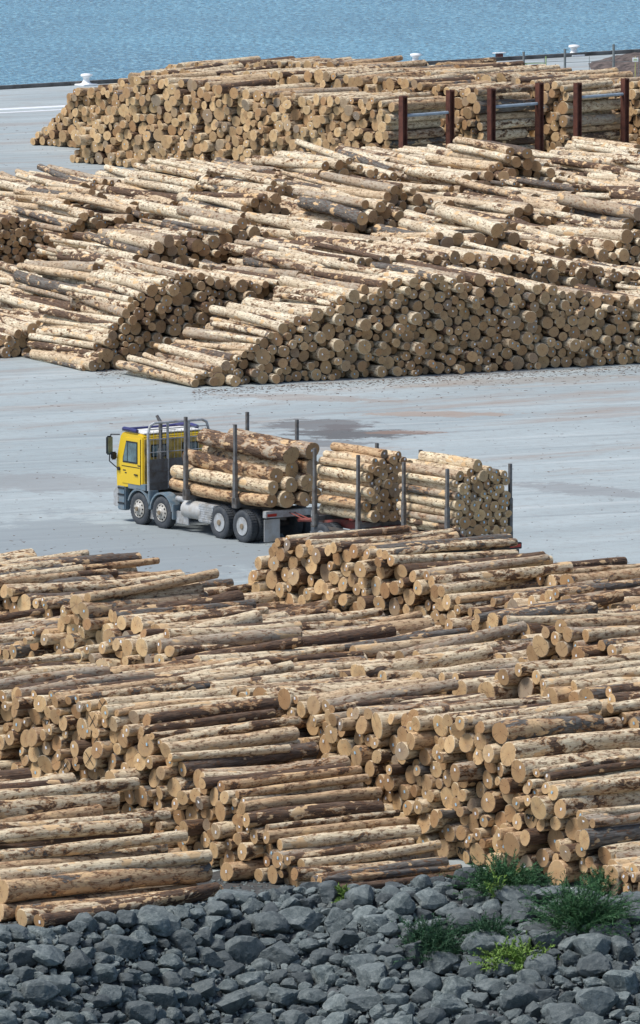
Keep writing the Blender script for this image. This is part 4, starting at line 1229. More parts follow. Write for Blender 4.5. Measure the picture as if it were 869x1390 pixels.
    P = [(.10, 1.20, 3.05), (.45, 1.22, 3.08), (.85, 1.20, 3.08), (1.10, 1.05, 3.02), (1.24, .7, 2.98), (1.28, 0, 2.97), (1.24, -.7, 2.98), (1.10, -1.05, 3.02), (.85, -1.20, 3.08), (.45, -1.22, 3.08), (.10, -1.20, 3.05)]
    b.tube(P, .065, 8); b.build('sun_visor', 'visor', cab)
    # exhaust
    b = MB(); b.cyl((-.40, .62, 1.2), (-.40, .62, 2.5), .09, n=14); b.cyl((-.40, .62, 2.5), (-.40, .62, 3.35), .065, n=12); b.cyl((-.40, .62, 3.35), (-.30, .70, 3.58), .065, .05, n=12)
    b.build('exhaust_stack', 'steel', T)
    # headboard
    HX = -.52; hb = empty('headboard', (0, 0, 0)); hb.parent = T
    b = MB()
    b.tube([(HX, 1.18, 1.15), (HX, 1.20, 3.05), (HX, 1.12, 3.28), (HX, .95, 3.36), (HX, -.95, 3.36), (HX, -1.12, 3.28), (HX, -1.20, 3.05), (HX, -1.18, 1.15)], .045)
    for yy in (.42, -.42): b.tube([(HX, yy, 1.2), (HX, yy, 3.36)], .045)
    for zz in (3.15, 2.82, 2.4): b.tube([(HX, 1.19, zz), (HX, -1.19, zz)], .016, 6)
    for yy in np.linspace(1.1, -1.1, 17): b.tube([(HX+.02, yy, 2.1), (HX+.02, yy, 3.1)], .007, 5)
    b.build('frame', 'galv', hb)
    b = MB(); b.box((HX-.01, .80, 1.66), (.05, .76, 1.02), None, bevel=.01)
    for zz in (1.42, 1.78): b.box((HX-.045, .80, zz), (.03, .72, .03))
    b.build('panel', 'steel', hb)
    b = MB(); b.box((HX-.01, -.40, 1.66), (.05, 1.6, 1.02), None, bevel=.01); b.build('panel', 'steel', hb)
    # tank, boxes
    X0 = tx(246, 1.2, .6); X1 = tx(272, 1.2, .6); X2 = tx(287, 1.2, .6)
    b = MB(); b.cyl((X0, .93, .74), (X1, .93, .74), .30, n=24); b.lathe([(.0001, -.05), (.2, -.04), (.285, 0)], axis='Z', c=(0, -50, 0)) if False else None
    tk = b.build('fuel_tank', 'tank', T)
    b = MB()
    for xx in (X0-.22, X0-.55): b.cyl((xx, .93, .74), (xx, .93, .75), .3, n=24)
    b.bm.free()
    b = MB()
    for xx in (X0-.12, X1+.12): b.lathe([(.303, -.025), (.312, -.02), (.312, .02), (.303, .025)], axis='Z', n=24)
    b.bm.free()
    b = MB(); b.box(((X1+X2)/2, .93, .72), (abs(X1-X2)+.25, .55, .60), None, bevel=.03)
    for zz in np.linspace(.5, .95, 7): b.box(((X1+X2)/2, 1.21, zz), (abs(X1-X2)+.15, .012, .025))
    b.build('tool_box', 'galv', T)
    b = MB(); b.box((X2-.08, .95, .48), (.10, .5, .34), None, bevel=.02); b.build('tank_flap', 'tank', T)
    b = MB(); b.cyl((X0+.55, .95, 1.02), (X0-.35, .95, 1.02), .10, n=14); b.build('air_tank', 'galv', T)
    b = MB(); b.cyl((X0+.2, -.93, .74), (X1-.4, -.93, .74), .30, n=24); b.build('fuel_tank', 'tank', T)
    # bolsters and stakes
    for px in (253, 320):
        x = tx(px, 1.2, 2.0)
        b = MB(); b.box((x, 0, 1.17), (.22, 2.5, .16), None, bevel=.015)
        for s in (1, -1): b.box((x+.0, s*1.2, 1.25), (.26, .16, .36), None, bevel=.02)
        bo = b.build('bolster', 'steel', T)
        for s in (1, -1): stake(bo, x, s*1.22, 1.2, 3.78, s)
    b = MB(); b.box(((-1.2+XT)/2, 0, 1.09), (-1.2-XT-.2, 1.1, .05)); b.build('deck', 'dirtysteel', T)
    # tail
    b = MB(); b.box((XT, 0, 1.02), (.20, 2.46, .22), None, bevel=.015); tb = b.build('rear_beam', 'galv', T)
    for s in (1, -1):
        b = MB(); b.box((XT-.106, s*1.0, 1.0), (.02, .36, .09), None, bevel=.006); b.build('tail_light', 'red', tb)
        b = MB(); b.box((XT+.02, s*.92, .50), (.03, .62, .72), None, bevel=.008); b.build('mudflap', 'tank', T)
    b = MB(); b.prism([(XT, 1.10), (XT+1.3, 1.14), (XT+1.3, .8), (XT, .9)], -.5, .5); b.build('tail_frame', 'dirtysteel', T)

    # ---- trailer
    sx = [tx(428, 1.2, 2.0), tx(487, 1.2, 2.0), tx(549, 1.2, 2.0), tx(608, 1.2, 2.0)]
    org = tw(sx[3]-.5, 0, 0)
    R = empty('log_trailer', org, (0, 0, TYAW)); ox = sx[3]-.5
    tag(R, 'grey log trailer with eight stakes behind the truck carrying two short packs', 'trailer')
    F = sx[0]+.6-ox; Bk = 0.0
    b = MB()
    for s in (1, -1): b.box(((F+Bk)/2, s*.42, 1.0), (F-Bk, .10, .26), None, bevel=.01)
    for x in np.linspace(Bk+.2, F-.2, 9): b.box((x, 0, 1.0), (.10, .78, .16))
    b.build('chassis', 'redpaint', R)
    for x0 in (sx[0]-.3-ox, sx[1]+.3-ox, sx[2]-.4-ox+.0, sx[3]+.4-ox):
        for s in (1, -1): wheel(R, x0, s*1.05, True, False, s)
        b = MB(); b.cyl((x0, -.9, .52), (x0, .9, .52), .09, n=10); b.build('axle', 'dirtysteel', R)
    for k, x in enumerate(sx):
        x = x-ox
        b = MB(); b.box((x, 0, 1.18), (.20, 2.5, .14), None, bevel=.015)
        for s in (1, -1): b.box((x, s*1.2, 1.14), (.22, .14, .40), None, bevel=.02)
        bo = b.build('bolster', 'steel', R)
        for s in (1, -1): stake(bo, x, s*1.22, .95 if s > 0 else 1.2, 3.42, s)
    b = MB(); b.box(((F+Bk)/2, 1.12, .92), (F-Bk-.6, .05, .10), None); b.box(((F+Bk)/2, -1.12, .92), (F-Bk-.6, .05, .10), None); b.build('side_rail', 'dirtysteel', R)
    XTl = XT-ox
    b = MB(); b.prism([(F, 1.05), (XTl-.2, .82), (XTl-.2, .74), (F, .9)], -.06, .06)
    for s in (1, -1): b.tube([(F, s*.45, .98), (XTl-.15, 0, .80)], .05, 8)
    b.build('drawbar', 'redpaint', R)
    b = MB(); b.tube([(F, .3, 1.1), ((F+XTl)/2, .36, .9), (XTl, .3, 1.05)], .02, 6); b.tube([(F, .1, 1.1), ((F+XTl)/2, .05, .85), (XTl, .12, 1.05)], .02, 6); b.build('air_hose', 'redpaint', R)
    b = MB(); b.box((F+.1, 0, 1.15), (.3, 1.5, .4), None, bevel=.03); b.build('front_box', 'tank', R)
    b = MB(); b.box((Bk-.05, 0, .92), (.14, 2.44, .20), None, bevel=.015); rb = b.build('rear_beam', 'darkplastic', R)
    for s in (1, -1):
        b = MB(); b.box((Bk-.13, s*.95, .93), (.02, .44, .10), None, bevel=.006); b.build('tail_light', 'red', rb)
        b = MB(); b.box((Bk+.05, s*.95, .48), (.03, .55, .62)); b.build('mudflap', 'darkplastic', R)
build_truck()
#ROCKS
# ------------------------------------------------------------------ rock bank
def rock_material():
    m = bpy.data.materials.new('bank_rock'); g = NT(m)
    tc = g.n('ShaderNodeTexCoord'); oi = g.n('ShaderNodeObjectInfo')
    P = g.vmath('ADD', tc.outputs['Object'], g.vmath('SCALE', tc.outputs['Object'])) if False else tc.outputs['Object']
    off = g.n('ShaderNodeCombineXYZ'); g.L.new(g.math('MULTIPLY', oi.outputs['Random'], 40.0), off.inputs[0])
    V = g.vmath('ADD', P, off.outputs[0])
    n1 = g.noise(V, 1.6, 6, .65); n2 = g.noise(V, 7.0, 6, .75); n3 = g.noise(V, 26.0, 3, .7)
    c = g.mix(g.ramp(n1, .35, .65), (.075, .098, .100), (.155, .185, .187))
    c = g.mix(g.ramp(n2, .48, .66, 0, .7), c, (.27, .30, .295))
    c = g.mix(g.ramp(n2, .44, .34, 0, .7), c, (.035, .048, .054))
    c = g.mix(g.ramp(n3, .56, .68, 0, .5), c, (.30, .32, .31))
    c = g.mix(g.ramp(oi.outputs['Random'], 0, 1, 0, .75), c, (.045, .052, .058))
    warm = g.ramp(g.noise(g.vmath('ADD', V, (3, 9, 1)), .9, 3, .5), .60, .72, 0, .5)
    c = g.mix(warm, c, (.10, .10, .095))
    g.L.new(c, g.b.inputs['Base Color']); g.b.inputs['Roughness'].default_value = .85; g.b.inputs['Specular IOR Level'].default_value = .3
    g.bump(g.math('ADD', n2, g.math('MULTIPLY', n3, .4)), .9, .035)
    return m
M['rock'] = rock_material()
def crest_h(x):
    px = 434 + x*58.5
    return float(np.interp(px, [-60, 60, 200, 330, 480, 560, 620, 700, 869], [.55, .55, .62, .62, .80, .95, 1.0, .85, .85]))
def bank_z(x, y):
    yc = float(np.interp(x, CX, CY)); h = crest_h(x)
    if y >= yc: return max(-.03, h - (y-yc)*.95) if y < yc + 1.4 else -.03
    return h - (yc-y)*.50
bm = bmesh.new(); gr = {}
xs = np.linspace(-40, 40, 241); ys = np.linspace(-16, 1.5, 90)
for i, x in enumerate(xs):
    yc = float(np.interp(x, CX, CY))
    for j, dy in enumerate(ys):
        z = bank_z(x, yc+dy)
        if dy < 1.2: z += .16*noise.noise(Vector((x*1.3, dy*1.3, 0))) + .07*noise.noise(Vector((x*5, dy*5, 2))) - .12
        gr[i, j] = bm.verts.new((x, yc+dy, z))
for i in range(len(xs)-1):
    for j in range(len(ys)-1): bm.faces.new((gr[i, j], gr[i+1, j], gr[i+1, j+1], gr[i, j+1]))
me = bpy.data.meshes.new('embankment'); bm.to_mesh(me); bm.free()
me.materials.append(mat('dark_gravel', (.075, .085, .09), .95, var=.4, scale=5, bump=1.0, dirt=(.03, .034, .038)))
o = add_obj('embankment', me); o['kind'] = 'structure'
# low ground between the bank and the viewpoint
sheet('shore', [(-400, -200), (400, -200), (400, min(CY)-15), (-400, min(CY)-15)], -2.4, mat('shore_soil', (.10, .10, .09), .95, var=.3, scale=.2))

def rock_mesh(seed, sub):
    r = random.Random(seed); bm = bmesh.new(); bmesh.ops.create_icosphere(bm, subdivisions=sub, radius=1.0)
    planes = []
    for _ in range(r.randint(8, 12)):
        v = Vector((r.gauss(0, 1), r.gauss(0, 1), r.gauss(0, 1))).normalized(); planes.append((v, r.uniform(.48, .86)))
    o3 = Vector((r.uniform(0, 50), r.uniform(0, 50), 0))
    for v in bm.verts:
        d = v.co.normalized(); rad = 1.05
        for n_, h in planes:
            k = d.dot(n_)
            if k > .05: rad = min(rad, h/k)
        rad *= 1.12*(1 + .06*noise.noise(d*1.8 + o3) + .07*noise.noise(d*4 + o3) + .05*abs(noise.noise(d*9 + o3)))
        v.co = d*rad
    me = bpy.data.meshes.new('rock'); bm.to_mesh(me); bm.free(); me.materials.append(M['rock'])
    me.polygons.foreach_set('use_smooth', [True]*len(me.polygons))
    try: me.set_sharp_from_angle(angle=math.radians(16))
    except Exception: pass
    return me
RM = [rock_mesh(500+i, 4 if i < 14 else 3) for i in range(26)]
rr = random.Random(91); ROCKS = []
def free(x, y, r, f):
    for (a, c, q, *_ ) in ROCKS:
        if (x-a)**2 + ((y-c)*1.0)**2 < (f*(r+q))**2: return False
    return True
# large ones seen in the photograph: (px, py, radius m)
named = [(130/1+0, 1272, .0)]
spec = [(437/2+0, 1252, .62, .95), (250, 1278, .45, .9), (168, 1285, .5, 1.0), (205, 1255, .42, .9), (365, 1255, .46, .9), (408, 1248, .55, .95),
        (60, 1295, .5, .9), (20, 1265, .34, .9), (632, 1192, .52, .8), (705, 1212, .58, .85), (745, 1210, .42, .8), (700, 1236, .48, .9), (632, 1250, .55, 1.0),
        (640, 1215, .34, .9), (665, 1285, .62, .8), (830, 1235, .42, 1.0), (805, 1285, .5, .9), (560, 1290, .5, .9), (735, 1255, .38, .9), (790, 1215, .45, .8),
        (865, 1222, .4, .9), (510, 1250, .4, .9), (470, 1270, .42, .9), (330, 1290, .5, .95), (120, 1250, .34, .9), (290, 1232, .36, .9)]
def solve_bank(px, py):
    """point of the bank surface seen at a photo pixel"""
    d = ray(px, py); t = 120.0
    while t < 260:
        p = Vector((0, 0, CAMH)) + d*t
        if p.z <= bank_z(p.x, p.y): return p
        t += .05
    return Vector((0, 0, CAMH)) + d*190
for (px, py, r, a) in spec:
    p = solve_bank(px, py+8); ROCKS.append((p.x, p.y, r*.82, a, 1))
for (n_try, lo, hi, f) in ((260, .31, .40, .82), (1700, .20, .30, .74), (8500, .10, .19, .70)):
    for _ in range(n_try):
        x = rr.uniform(-9.4, 9.4); yc = float(np.interp(x, CX, CY)); y = yc + rr.uniform(-7.6, 1.5 if lo < .3 else .6); r = rr.uniform(lo, hi)
        if 540 < 434+x*58.5 < 600 and rr.random() < .6 and r > .3 and y > yc-2: continue
        if free(x, y, r, f): ROCKS.append((x, y, r, 1, 0))
#RLAB_BEGIN
ROCK_LABELS = {
0: 'second from left of big grey rocks on the crest below the front left stack',
1: 'third from left of big grey rocks in the second tier below the front left stack',
2: 'second from left of big grey rocks in the second tier below the front left stack',
3: 'tenth from left of middling grey rocks on the crest below the front left stack',
4: 'second from left of big grey rocks in the second tier below the front middle stack',
5: 'third from left of big grey rocks on the crest below the front middle stack',
6: 'first from left of big grey rocks in the second tier below the front left stack',
7: 'second from left of middling grey rocks on the crest below the front left stack',
8: 'first from left of big grey rocks on the crest below the front right stack',
9: 'second from left of big grey rocks on the crest below the front right stack',
10: 'fourth from left of middling grey rocks on the crest below the front right stack',
11: 'second from left of big grey rocks in the second tier below the front right stack',
12: 'first from left of big grey rocks in the second tier below the front right stack',
13: 'second from left of middling grey rocks on the crest below the front right stack',
14: 'first from left of big grey rocks in the third tier below the front right stack',
15: 'sixth from left of middling grey rocks on the crest below the front right stack',
16: 'third from left of big grey rocks in the second tier below the front right stack',
17: 'second from left of big grey rocks in the third tier below the front middle stack',
18: 'fourth from left of middling grey rocks in the second tier below the front right stack',
20: 'seventh from left of middling grey rocks on the crest below the front right stack',
21: 'sixth from left of middling grey rocks in the second tier below the front middle stack',
22: 'fourth from left of middling grey rocks in the second tier below the front middle stack',
23: 'first from left of big grey rocks in the second tier below the front middle stack',
24: 'fifth from left of middling grey rocks on the crest below the front left stack',
25: 'thirteenth from left of middling grey rocks on the crest below the front left stack',
27: 'first from left of big grey rocks on the crest below the front left stack',
28: 'second from left of big grey rocks in the fourth tier below the front right stack',
29: 'fourth from left of middling grey rocks in the third tier below the front left stack',
30: 'fifth from left of middling grey rocks on the crest below the front middle stack',
32: 'only big grey rock in the fourth tier below the front left stack',
33: 'seventh from left of middling grey rocks in the third tier below the front right stack',
35: 'eighth from left of middling grey rocks on the crest below the front right stack',
38: 'twelfth from left of middling grey rocks on the crest below the front middle stack',
39: 'second from left of big grey rocks in the third tier below the front right stack',
40: 'first from left of middling grey rocks in the fourth tier below the front right stack',
43: 'ninth from left of middling grey rocks in the third tier below the front middle stack',
50: 'sixth from left of middling grey rocks in the fourth tier below the front middle stack',
55: 'third from left of big grey rocks in the fourth tier below the front right stack',
58: 'fifth from left of middling grey rocks in the second tier below the front right stack',
59: 'seventh from left of middling grey rocks in the fourth tier below the front left stack',
61: 'fourth from left of big grey rocks in the fourth tier below the front right stack',
65: 'tenth from left of middling grey rocks on the crest below the front middle stack',
66: 'third from left of middling grey rocks in the second tier below the front left stack',
70: 'sixth from left of middling grey rocks on the crest below the front middle stack',
72: 'eleventh from left of middling grey rocks in the fourth tier below the front left stack',
74: 'second from left of middling grey rocks in the fourth tier below the front middle stack',
75: 'first from left of big grey rocks in the lowest tier below the front right stack',
77: 'seventh from left of middling grey rocks on the crest below the front middle stack',
81: 'second from left of big grey rocks in the fourth tier below the front middle stack',
83: 'second from left of big grey rocks in the third tier below the front left stack',
84: 'second from left of big grey rocks on the crest below the front middle stack',
85: 'fifth from left of middling grey rocks in the lowest tier below the front right stack',
90: 'third from left of big grey rocks in the fourth tier below the front middle stack',
92: 'first from left of big grey rocks on the crest below the front middle stack',
93: 'ninth from left of middling grey rocks in the third tier below the front right stack',
98: 'first from left of middling grey rocks in the third tier below the front left stack',
101: 'third from left of big grey rocks in the lowest tier below the front right stack',
104: 'first from left of big grey rocks in the lowest tier below the front middle stack',
107: 'second from left of big grey rocks in the lowest tier below the front right stack',
109: 'eighth from left of middling grey rocks in the lowest tier below the front middle stack',
112: 'second from left of middling grey rocks in the fourth tier below the front right stack',
115: 'third from left of middling grey rocks in the lowest tier below the front middle stack',
116: 'first from left of big grey rocks in the fourth tier below the front right stack',
118: 'fifth from left of middling grey rocks in the second tier below the front left stack',
119: 'second from left of middling grey rocks in the second tier below the front left stack',
123: 'fifth from left of middling grey rocks in the third tier below the front right stack',
124: 'first from left of middling grey rocks in the second tier below the front left stack',
125: 'second from left of big grey rocks in the lowest tier below the front middle stack',
126: 'third from left of big grey rocks in the lowest tier below the front middle stack',
127: 'third from left of big grey rocks in the second tier below the front middle stack',
131: 'first from left of big grey rocks in the fourth tier below the front middle stack',
136: 'first from left of big grey rocks in the third tier below the front left stack',
138: 'fourth from left of big grey rocks in the lowest tier below the front right stack',
139: 'first from left of big grey rocks in the third tier below the front middle stack',
144: 'first from left of middling grey rocks on the crest below the front middle stack',
145: 'seventeenth from left of small grey rocks in the third tier below the front left stack',
146: 'third from left of middling grey rocks in the third tier below the front middle stack',
148: 'fifth from left of small grey rocks in the third tier below the front middle stack',
150: 'sixth from left of middling grey rocks in the third tier below the front right stack',
154: 'fifth from left of middling grey rocks in the fourth tier below the front middle stack',
156: 'ninth from left of middling grey rocks in the third tier below the front left stack',
158: 'seventh from left of middling grey rocks in the lowest tier below the front middle stack',
164: 'twelfth from left of small grey rocks in the lowest tier below the front right stack',
165: 'fifth from left of middling grey rocks in the third tier below the front middle stack',
168: 'second from left of middling grey rocks on the crest below the front middle stack',
171: 'seventh from left of middling grey rocks in the second tier below the front right stack',
175: 'tenth from left of middling grey rocks in the third tier below the front left stack',
178: 'seventh from left of small grey rocks in the fourth tier below the front left stack',
182: 'third from left of middling grey rocks in the second tier below the front middle stack',
187: 'eleventh from left of middling grey rocks on the crest below the front middle stack',
189: 'second from left of middling grey rocks in the second tier below the front right stack',
191: 'fourth from left of middling grey rocks in the fourth tier below the front right stack',
193: 'eighth from left of middling grey rocks in the second tier below the front right stack',
195: 'first from left of middling grey rocks on the crest below the front left stack',
200: 'ninth from left of middling grey rocks in the second tier below the front left stack',
203: 'first from left of middling grey rocks in the third tier below the front middle stack',
209: 'first from left of middling grey rocks in the fourth tier below the front left stack',
210: 'tenth from left of middling grey rocks in the fourth tier below the front left stack',
213: 'ninth from left of middling grey rocks in the fourth tier below the front left stack',
216: 'eighth from left of middling grey rocks on the crest below the front left stack',
217: 'tenth from left of middling grey rocks in the third tier below the front middle stack',
225: 'nineteenth from left of small grey rocks in the fourth tier below the front middle stack',
232: 'seventh from left of middling grey rocks in the second tier below the front middle stack',
233: 'eighth from left of middling grey rocks in the fourth tier below the front right stack',
236: 'fourth from left of middling grey rocks on the crest below the front left stack',
238: 'first from left of middling grey rocks in the lowest tier below the front right stack',
240: 'eighth from left of middling grey rocks in the second tier below the front left stack',
241: 'third from left of middling grey rocks in the third tier below the front left stack',
242: 'sixth from left of middling grey rocks in the second tier below the front right stack',
247: 'sixth from left of middling grey rocks on the crest below the front left stack',
248: 'seventh from left of middling grey rocks in the second tier below the front left stack',
249: 'eighth from left of middling grey rocks in the third tier below the front middle stack',
250: 'fifth from left of middling grey rocks in the third tier below the front left stack',
252: 'twelfth from left of small grey rocks in the fourth tier below the front middle stack',
254: 'twelfth from left of middling grey rocks in the third tier below the front middle stack',
256: 'sixth from left of middling grey rocks in the third tier below the front left stack',
264: 'first from left of middling grey rocks in the second tier below the front right stack',
265: 'eleventh from left of middling grey rocks in the third tier below the front middle stack',
269: 'first from left of middling grey rocks in the fourth tier below the front middle stack',
270: 'fourth from left of middling grey rocks in the lowest tier below the front middle stack',
272: 'twentieth from left of small grey rocks on the crest below the front middle stack',
276: 'twenty-second from left of small grey rocks in the second tier below the front left stack',
280: 'sixth from left of middling grey rocks in the second tier below the front left stack',
288: 'first from left of middling grey rocks in the second tier below the front middle stack',
290: 'only middling grey rock in the lowest tier below the front left stack',
292: 'ninth from left of middling grey rocks on the crest below the front middle stack',
296: 'first from left of small grey rocks in the fourth tier below the front middle stack',
299: 'sixth from left of middling grey rocks in the fourth tier below the front right stack',
302: 'fourth from left of middling grey rocks in the lowest tier below the front right stack',
308: 'eighth from left of middling grey rocks in the fourth tier below the front left stack',
310: 'third from left of middling grey rocks in the fourth tier below the front right stack',
311: 'seventh from left of middling grey rocks in the fourth tier below the front right stack',
313: 'fourth from left of middling grey rocks in the third tier below the front right stack',
316: 'first from left of middling grey rocks in the third tier below the front right stack',
317: 'second from left of middling grey rocks in the lowest tier below the front right stack',
323: 'third from left of middling grey rocks in the lowest tier below the front right stack',
325: 'third from left of middling grey rocks in the second tier below the front right stack',
327: 'eighth from left of middling grey rocks in the third tier below the front right stack',
328: 'third from left of middling grey rocks in the fourth tier below the front middle stack',
333: 'seventh from left of small grey rocks in the third tier below the front middle stack',
334: 'third from left of middling grey rocks on the crest below the front left stack',
337: 'third from left of middling grey rocks in the third tier below the front right stack',
338: 'first from left of middling grey rocks in the lowest tier below the front middle stack',
339: 'sixth from left of small grey rocks in the third tier below the front left stack',
343: 'fourth from left of middling grey rocks in the second tier below the front left stack',
358: 'first from left of middling grey rocks on the crest below the front right stack',
360: 'fifth from left of middling grey rocks in the second tier below the front middle stack',
365: 'second from left of middling grey rocks in the second tier below the front middle stack',
366: 'seventh from left of middling grey rocks in the third tier below the front left stack',
383: 'fifth from left of small grey rocks in the fourth tier below the front left stack',
384: 'second from left of middling grey rocks in the lowest tier below the front middle stack',
385: 'ninth from left of middling grey rocks in the second tier below the front middle stack',
388: 'fourteenth from left of small grey rocks on the crest below the front left stack',
394: 'twenty-fourth from left of small grey rocks in the second tier below the front middle stack',
395: 'fifth from left of middling grey rocks in the fourth tier below the front right stack',
398: 'twelfth from left of middling grey rocks on the crest below the front left stack',
399: 'sixth from left of middling grey rocks in the third tier below the front middle stack',
409: 'fourth from left of middling grey rocks on the crest below the front middle stack',
412: 'fifth from left of middling grey rocks in the fourth tier below the front left stack',
422: 'third from left of middling grey rocks on the crest below the front middle stack',
426: 'seventh from left of middling grey rocks in the third tier below the front middle stack',
435: 'eighth from left of middling grey rocks in the third tier below the front left stack',
439: 'twenty-second from left of small grey rocks in the fourth tier below the front middle stack',
440: 'fourth from left of middling grey rocks in the third tier below the front middle stack',
442: 'seventh from left of middling grey rocks on the crest below the front left stack',
445: 'eleventh from left of middling grey rocks on the crest below the front left stack',
448: 'fourth from left of middling grey rocks in the fourth tier below the front left stack',
450: 'eighteenth from left of small grey rocks in the fourth tier below the front right stack',
451: 'third from left of middling grey rocks in the fourth tier below the front left stack',
456: 'fifth from left of middling grey rocks in the lowest tier below the front middle stack',
460: 'fourth from left of middling grey rocks in the fourth tier below the front middle stack',
464: 'eighth from left of middling grey rocks in the second tier below the front middle stack',
467: 'eighth from left of middling grey rocks on the crest below the front middle stack',
469: 'second from left of small grey rocks in the second tier below the front middle stack',
475: 'ninth from left of middling grey rocks on the crest below the front left stack',
477: 'second from left of middling grey rocks in the third tier below the front left stack',
481: 'second from left of middling grey rocks in the third tier below the front middle stack',
485: 'thirteenth from left of small grey rocks in the fourth tier below the front right stack',
486: 'eighteenth from left of small grey rocks in the fourth tier below the front left stack',
491: 'twenty-sixth from left of small grey rocks on the crest below the front middle stack',
493: 'eighth from left of small grey rocks in the lowest tier below the front middle stack',
495: 'third from left of small grey rocks in the third tier below the front middle stack',
506: 'sixteenth from left of small grey rocks in the third tier below the front middle stack',
507: 'twentieth from left of small grey rocks in the fourth tier below the front right stack',
515: 'ninth from left of small grey rocks in the lowest tier below the front right stack',
516: 'fifteenth from left of small grey rocks in the second tier below the front left stack',
525: 'tenth from left of small grey rocks in the second tier below the front middle stack',
539: 'ninth from left of small grey rocks on the crest below the front middle stack',
540: 'twelfth from left of small grey rocks on the crest below the front left stack',
541: 'eighteenth from left of small grey rocks on the crest below the front middle stack',
554: 'thirteenth from left of small grey rocks on the crest below the front middle stack',
565: 'fifteenth from left of small grey rocks in the lowest tier below the front right stack',
566: 'seventh from left of small grey rocks in the third tier below the front right stack',
594: 'seventeenth from left of small grey rocks in the second tier below the front middle stack',
600: 'fourteenth from left of small grey rocks in the second tier below the front middle stack',
608: 'sixth from left of small grey rocks in the lowest tier below the front right stack',
610: 'sixth from left of small grey rocks in the lowest tier below the front middle stack',
613: 'tenth from left of small grey rocks in the second tier below the front left stack',
638: 'eighth from left of small grey rocks in the second tier below the front left stack',
647: 'third from left of small grey rocks in the lowest tier below the front right stack',
651: 'twenty-first from left of small grey rocks in the fourth tier below the front left stack',
663: 'seventeenth from left of small grey rocks in the fourth tier below the front middle stack',
677: 'eighteenth from left of small grey rocks in the second tier below the front left stack',
681: 'twenty-third from left of small grey rocks in the fourth tier below the front middle stack',
682: 'third from left of small grey rocks in the fourth tier below the front left stack',
683: 'seventh from left of small grey rocks on the crest below the front left stack',
698: 'ninth from left of small grey rocks in the fourth tier below the front right stack',
706: 'ninth from left of small grey rocks on the crest below the front left stack',
709: 'twenty-first from left of small grey rocks in the third tier below the front left stack',
712: 'fourteenth from left of small grey rocks in the fourth tier below the front left stack',
717: 'tenth from left of small grey rocks in the fourth tier below the front right stack',
728: 'fourth from left of small grey rocks in the third tier below the front middle stack',
740: 'twenty-eighth from left of small grey rocks on the crest below the front middle stack',
743: 'fourteenth from left of small grey rocks on the crest below the front middle stack',
745: 'eleventh from left of small grey rocks in the lowest tier below the front middle stack',
749: 'fifth from left of small grey rocks in the fourth tier below the front right stack',
753: 'first from left of small grey rocks in the second tier below the front middle stack',
757: 'eighth from left of small grey rocks on the crest below the front left stack',
762: 'third from left of small grey rocks in the third tier below the front left stack',
774: 'tenth from left of small grey rocks in the fourth tier below the front middle stack',
776: 'sixteenth from left of small grey rocks in the lowest tier below the front right stack',
786: 'sixth from left of small grey rocks in the second tier below the front left stack',
789: 'only small grey rock in the lowest tier below the front left stack',
792: 'first from left of small grey rocks on the crest below the front middle stack',
801: 'thirteenth from left of small grey rocks in the lowest tier below the front right stack',
811: 'first from left of small grey rocks in the second tier below the front left stack',
832: 'sixth from left of small grey rocks in the third tier below the front right stack',
835: 'sixteenth from left of small grey rocks in the second tier below the front right stack',
837: 'eleventh from left of small grey rocks in the fourth tier below the front right stack',
848: 'third from left of small grey rocks in the second tier below the front middle stack',
857: 'sixth from left of small grey rocks in the second tier below the front middle stack',
863: 'ninth from left of small grey rocks in the fourth tier below the front middle stack',
870: 'twelfth from left of small grey rocks in the third tier below the front left stack',
871: 'fifth from left of small grey rocks in the third tier below the front left stack',
875: 'twelfth from left of small grey rocks in the second tier below the front middle stack',
882: 'seventeenth from left of small grey rocks in the second tier below the front right stack',
883: 'twelfth from left of small grey rocks in the lowest tier below the front middle stack',
889: 'seventh from left of small grey rocks in the third tier below the front left stack',
895: 'thirty-second from left of small grey rocks on the crest below the front middle stack',
903: 'fifteenth from left of small grey rocks in the fourth tier below the front right stack',
911: 'thirteenth from left of small grey rocks on the crest below the front left stack',
924: 'twenty-first from left of small grey rocks on the crest below the front left stack',
938: 'fourteenth from left of small grey rocks in the fourth tier below the front right stack',
942: 'first from left of small grey rocks in the lowest tier below the front middle stack',
956: 'second from left of small grey rocks in the third tier below the front left stack',
957: 'second from left of small grey rocks on the crest below the front right stack',
958: 'eleventh from left of small grey rocks in the fourth tier below the front middle stack',
967: 'fifteenth from left of small grey rocks in the fourth tier below the front middle stack',
975: 'twentieth from left of small grey rocks in the second tier below the front left stack',
979: 'second from left of small grey rocks in the second tier below the front left stack',
981: 'twenty-fourth from left of small grey rocks in the fourth tier below the front middle stack',
984: 'ninth from left of small grey rocks in the fourth tier below the front left stack',
986: 'eighteenth from left of small grey rocks in the third tier below the front left stack',
990: 'eleventh from left of small grey rocks on the crest below the front left stack',
991: 'fourth from left of small grey rocks on the crest below the front left stack',
995: 'fourteenth from left of small grey rocks in the fourth tier below the front middle stack',
1009: 'eleventh from left of small grey rocks on the crest below the front middle stack',
1022: 'fifth from left of small grey rocks in the second tier below the front middle stack',
1026: 'tenth from left of small grey rocks in the lowest tier below the front middle stack',
1027: 'fourth from left of small grey rocks in the lowest tier below the front middle stack',
1028: 'twentieth from left of small grey rocks in the fourth tier below the front middle stack',
1037: 'sixth from left of small grey rocks in the fourth tier below the front middle stack',
1039: 'sixteenth from left of small grey rocks in the second tier below the front left stack',
1072: 'thirteenth from left of small grey rocks in the third tier below the front middle stack',
1085: 'twelfth from left of small grey rocks in the fourth tier below the front left stack',
1099: 'fifteenth from left of small grey rocks in the lowest tier below the front middle stack',
1102: 'twentieth from left of small grey rocks in the fourth tier below the front left stack',
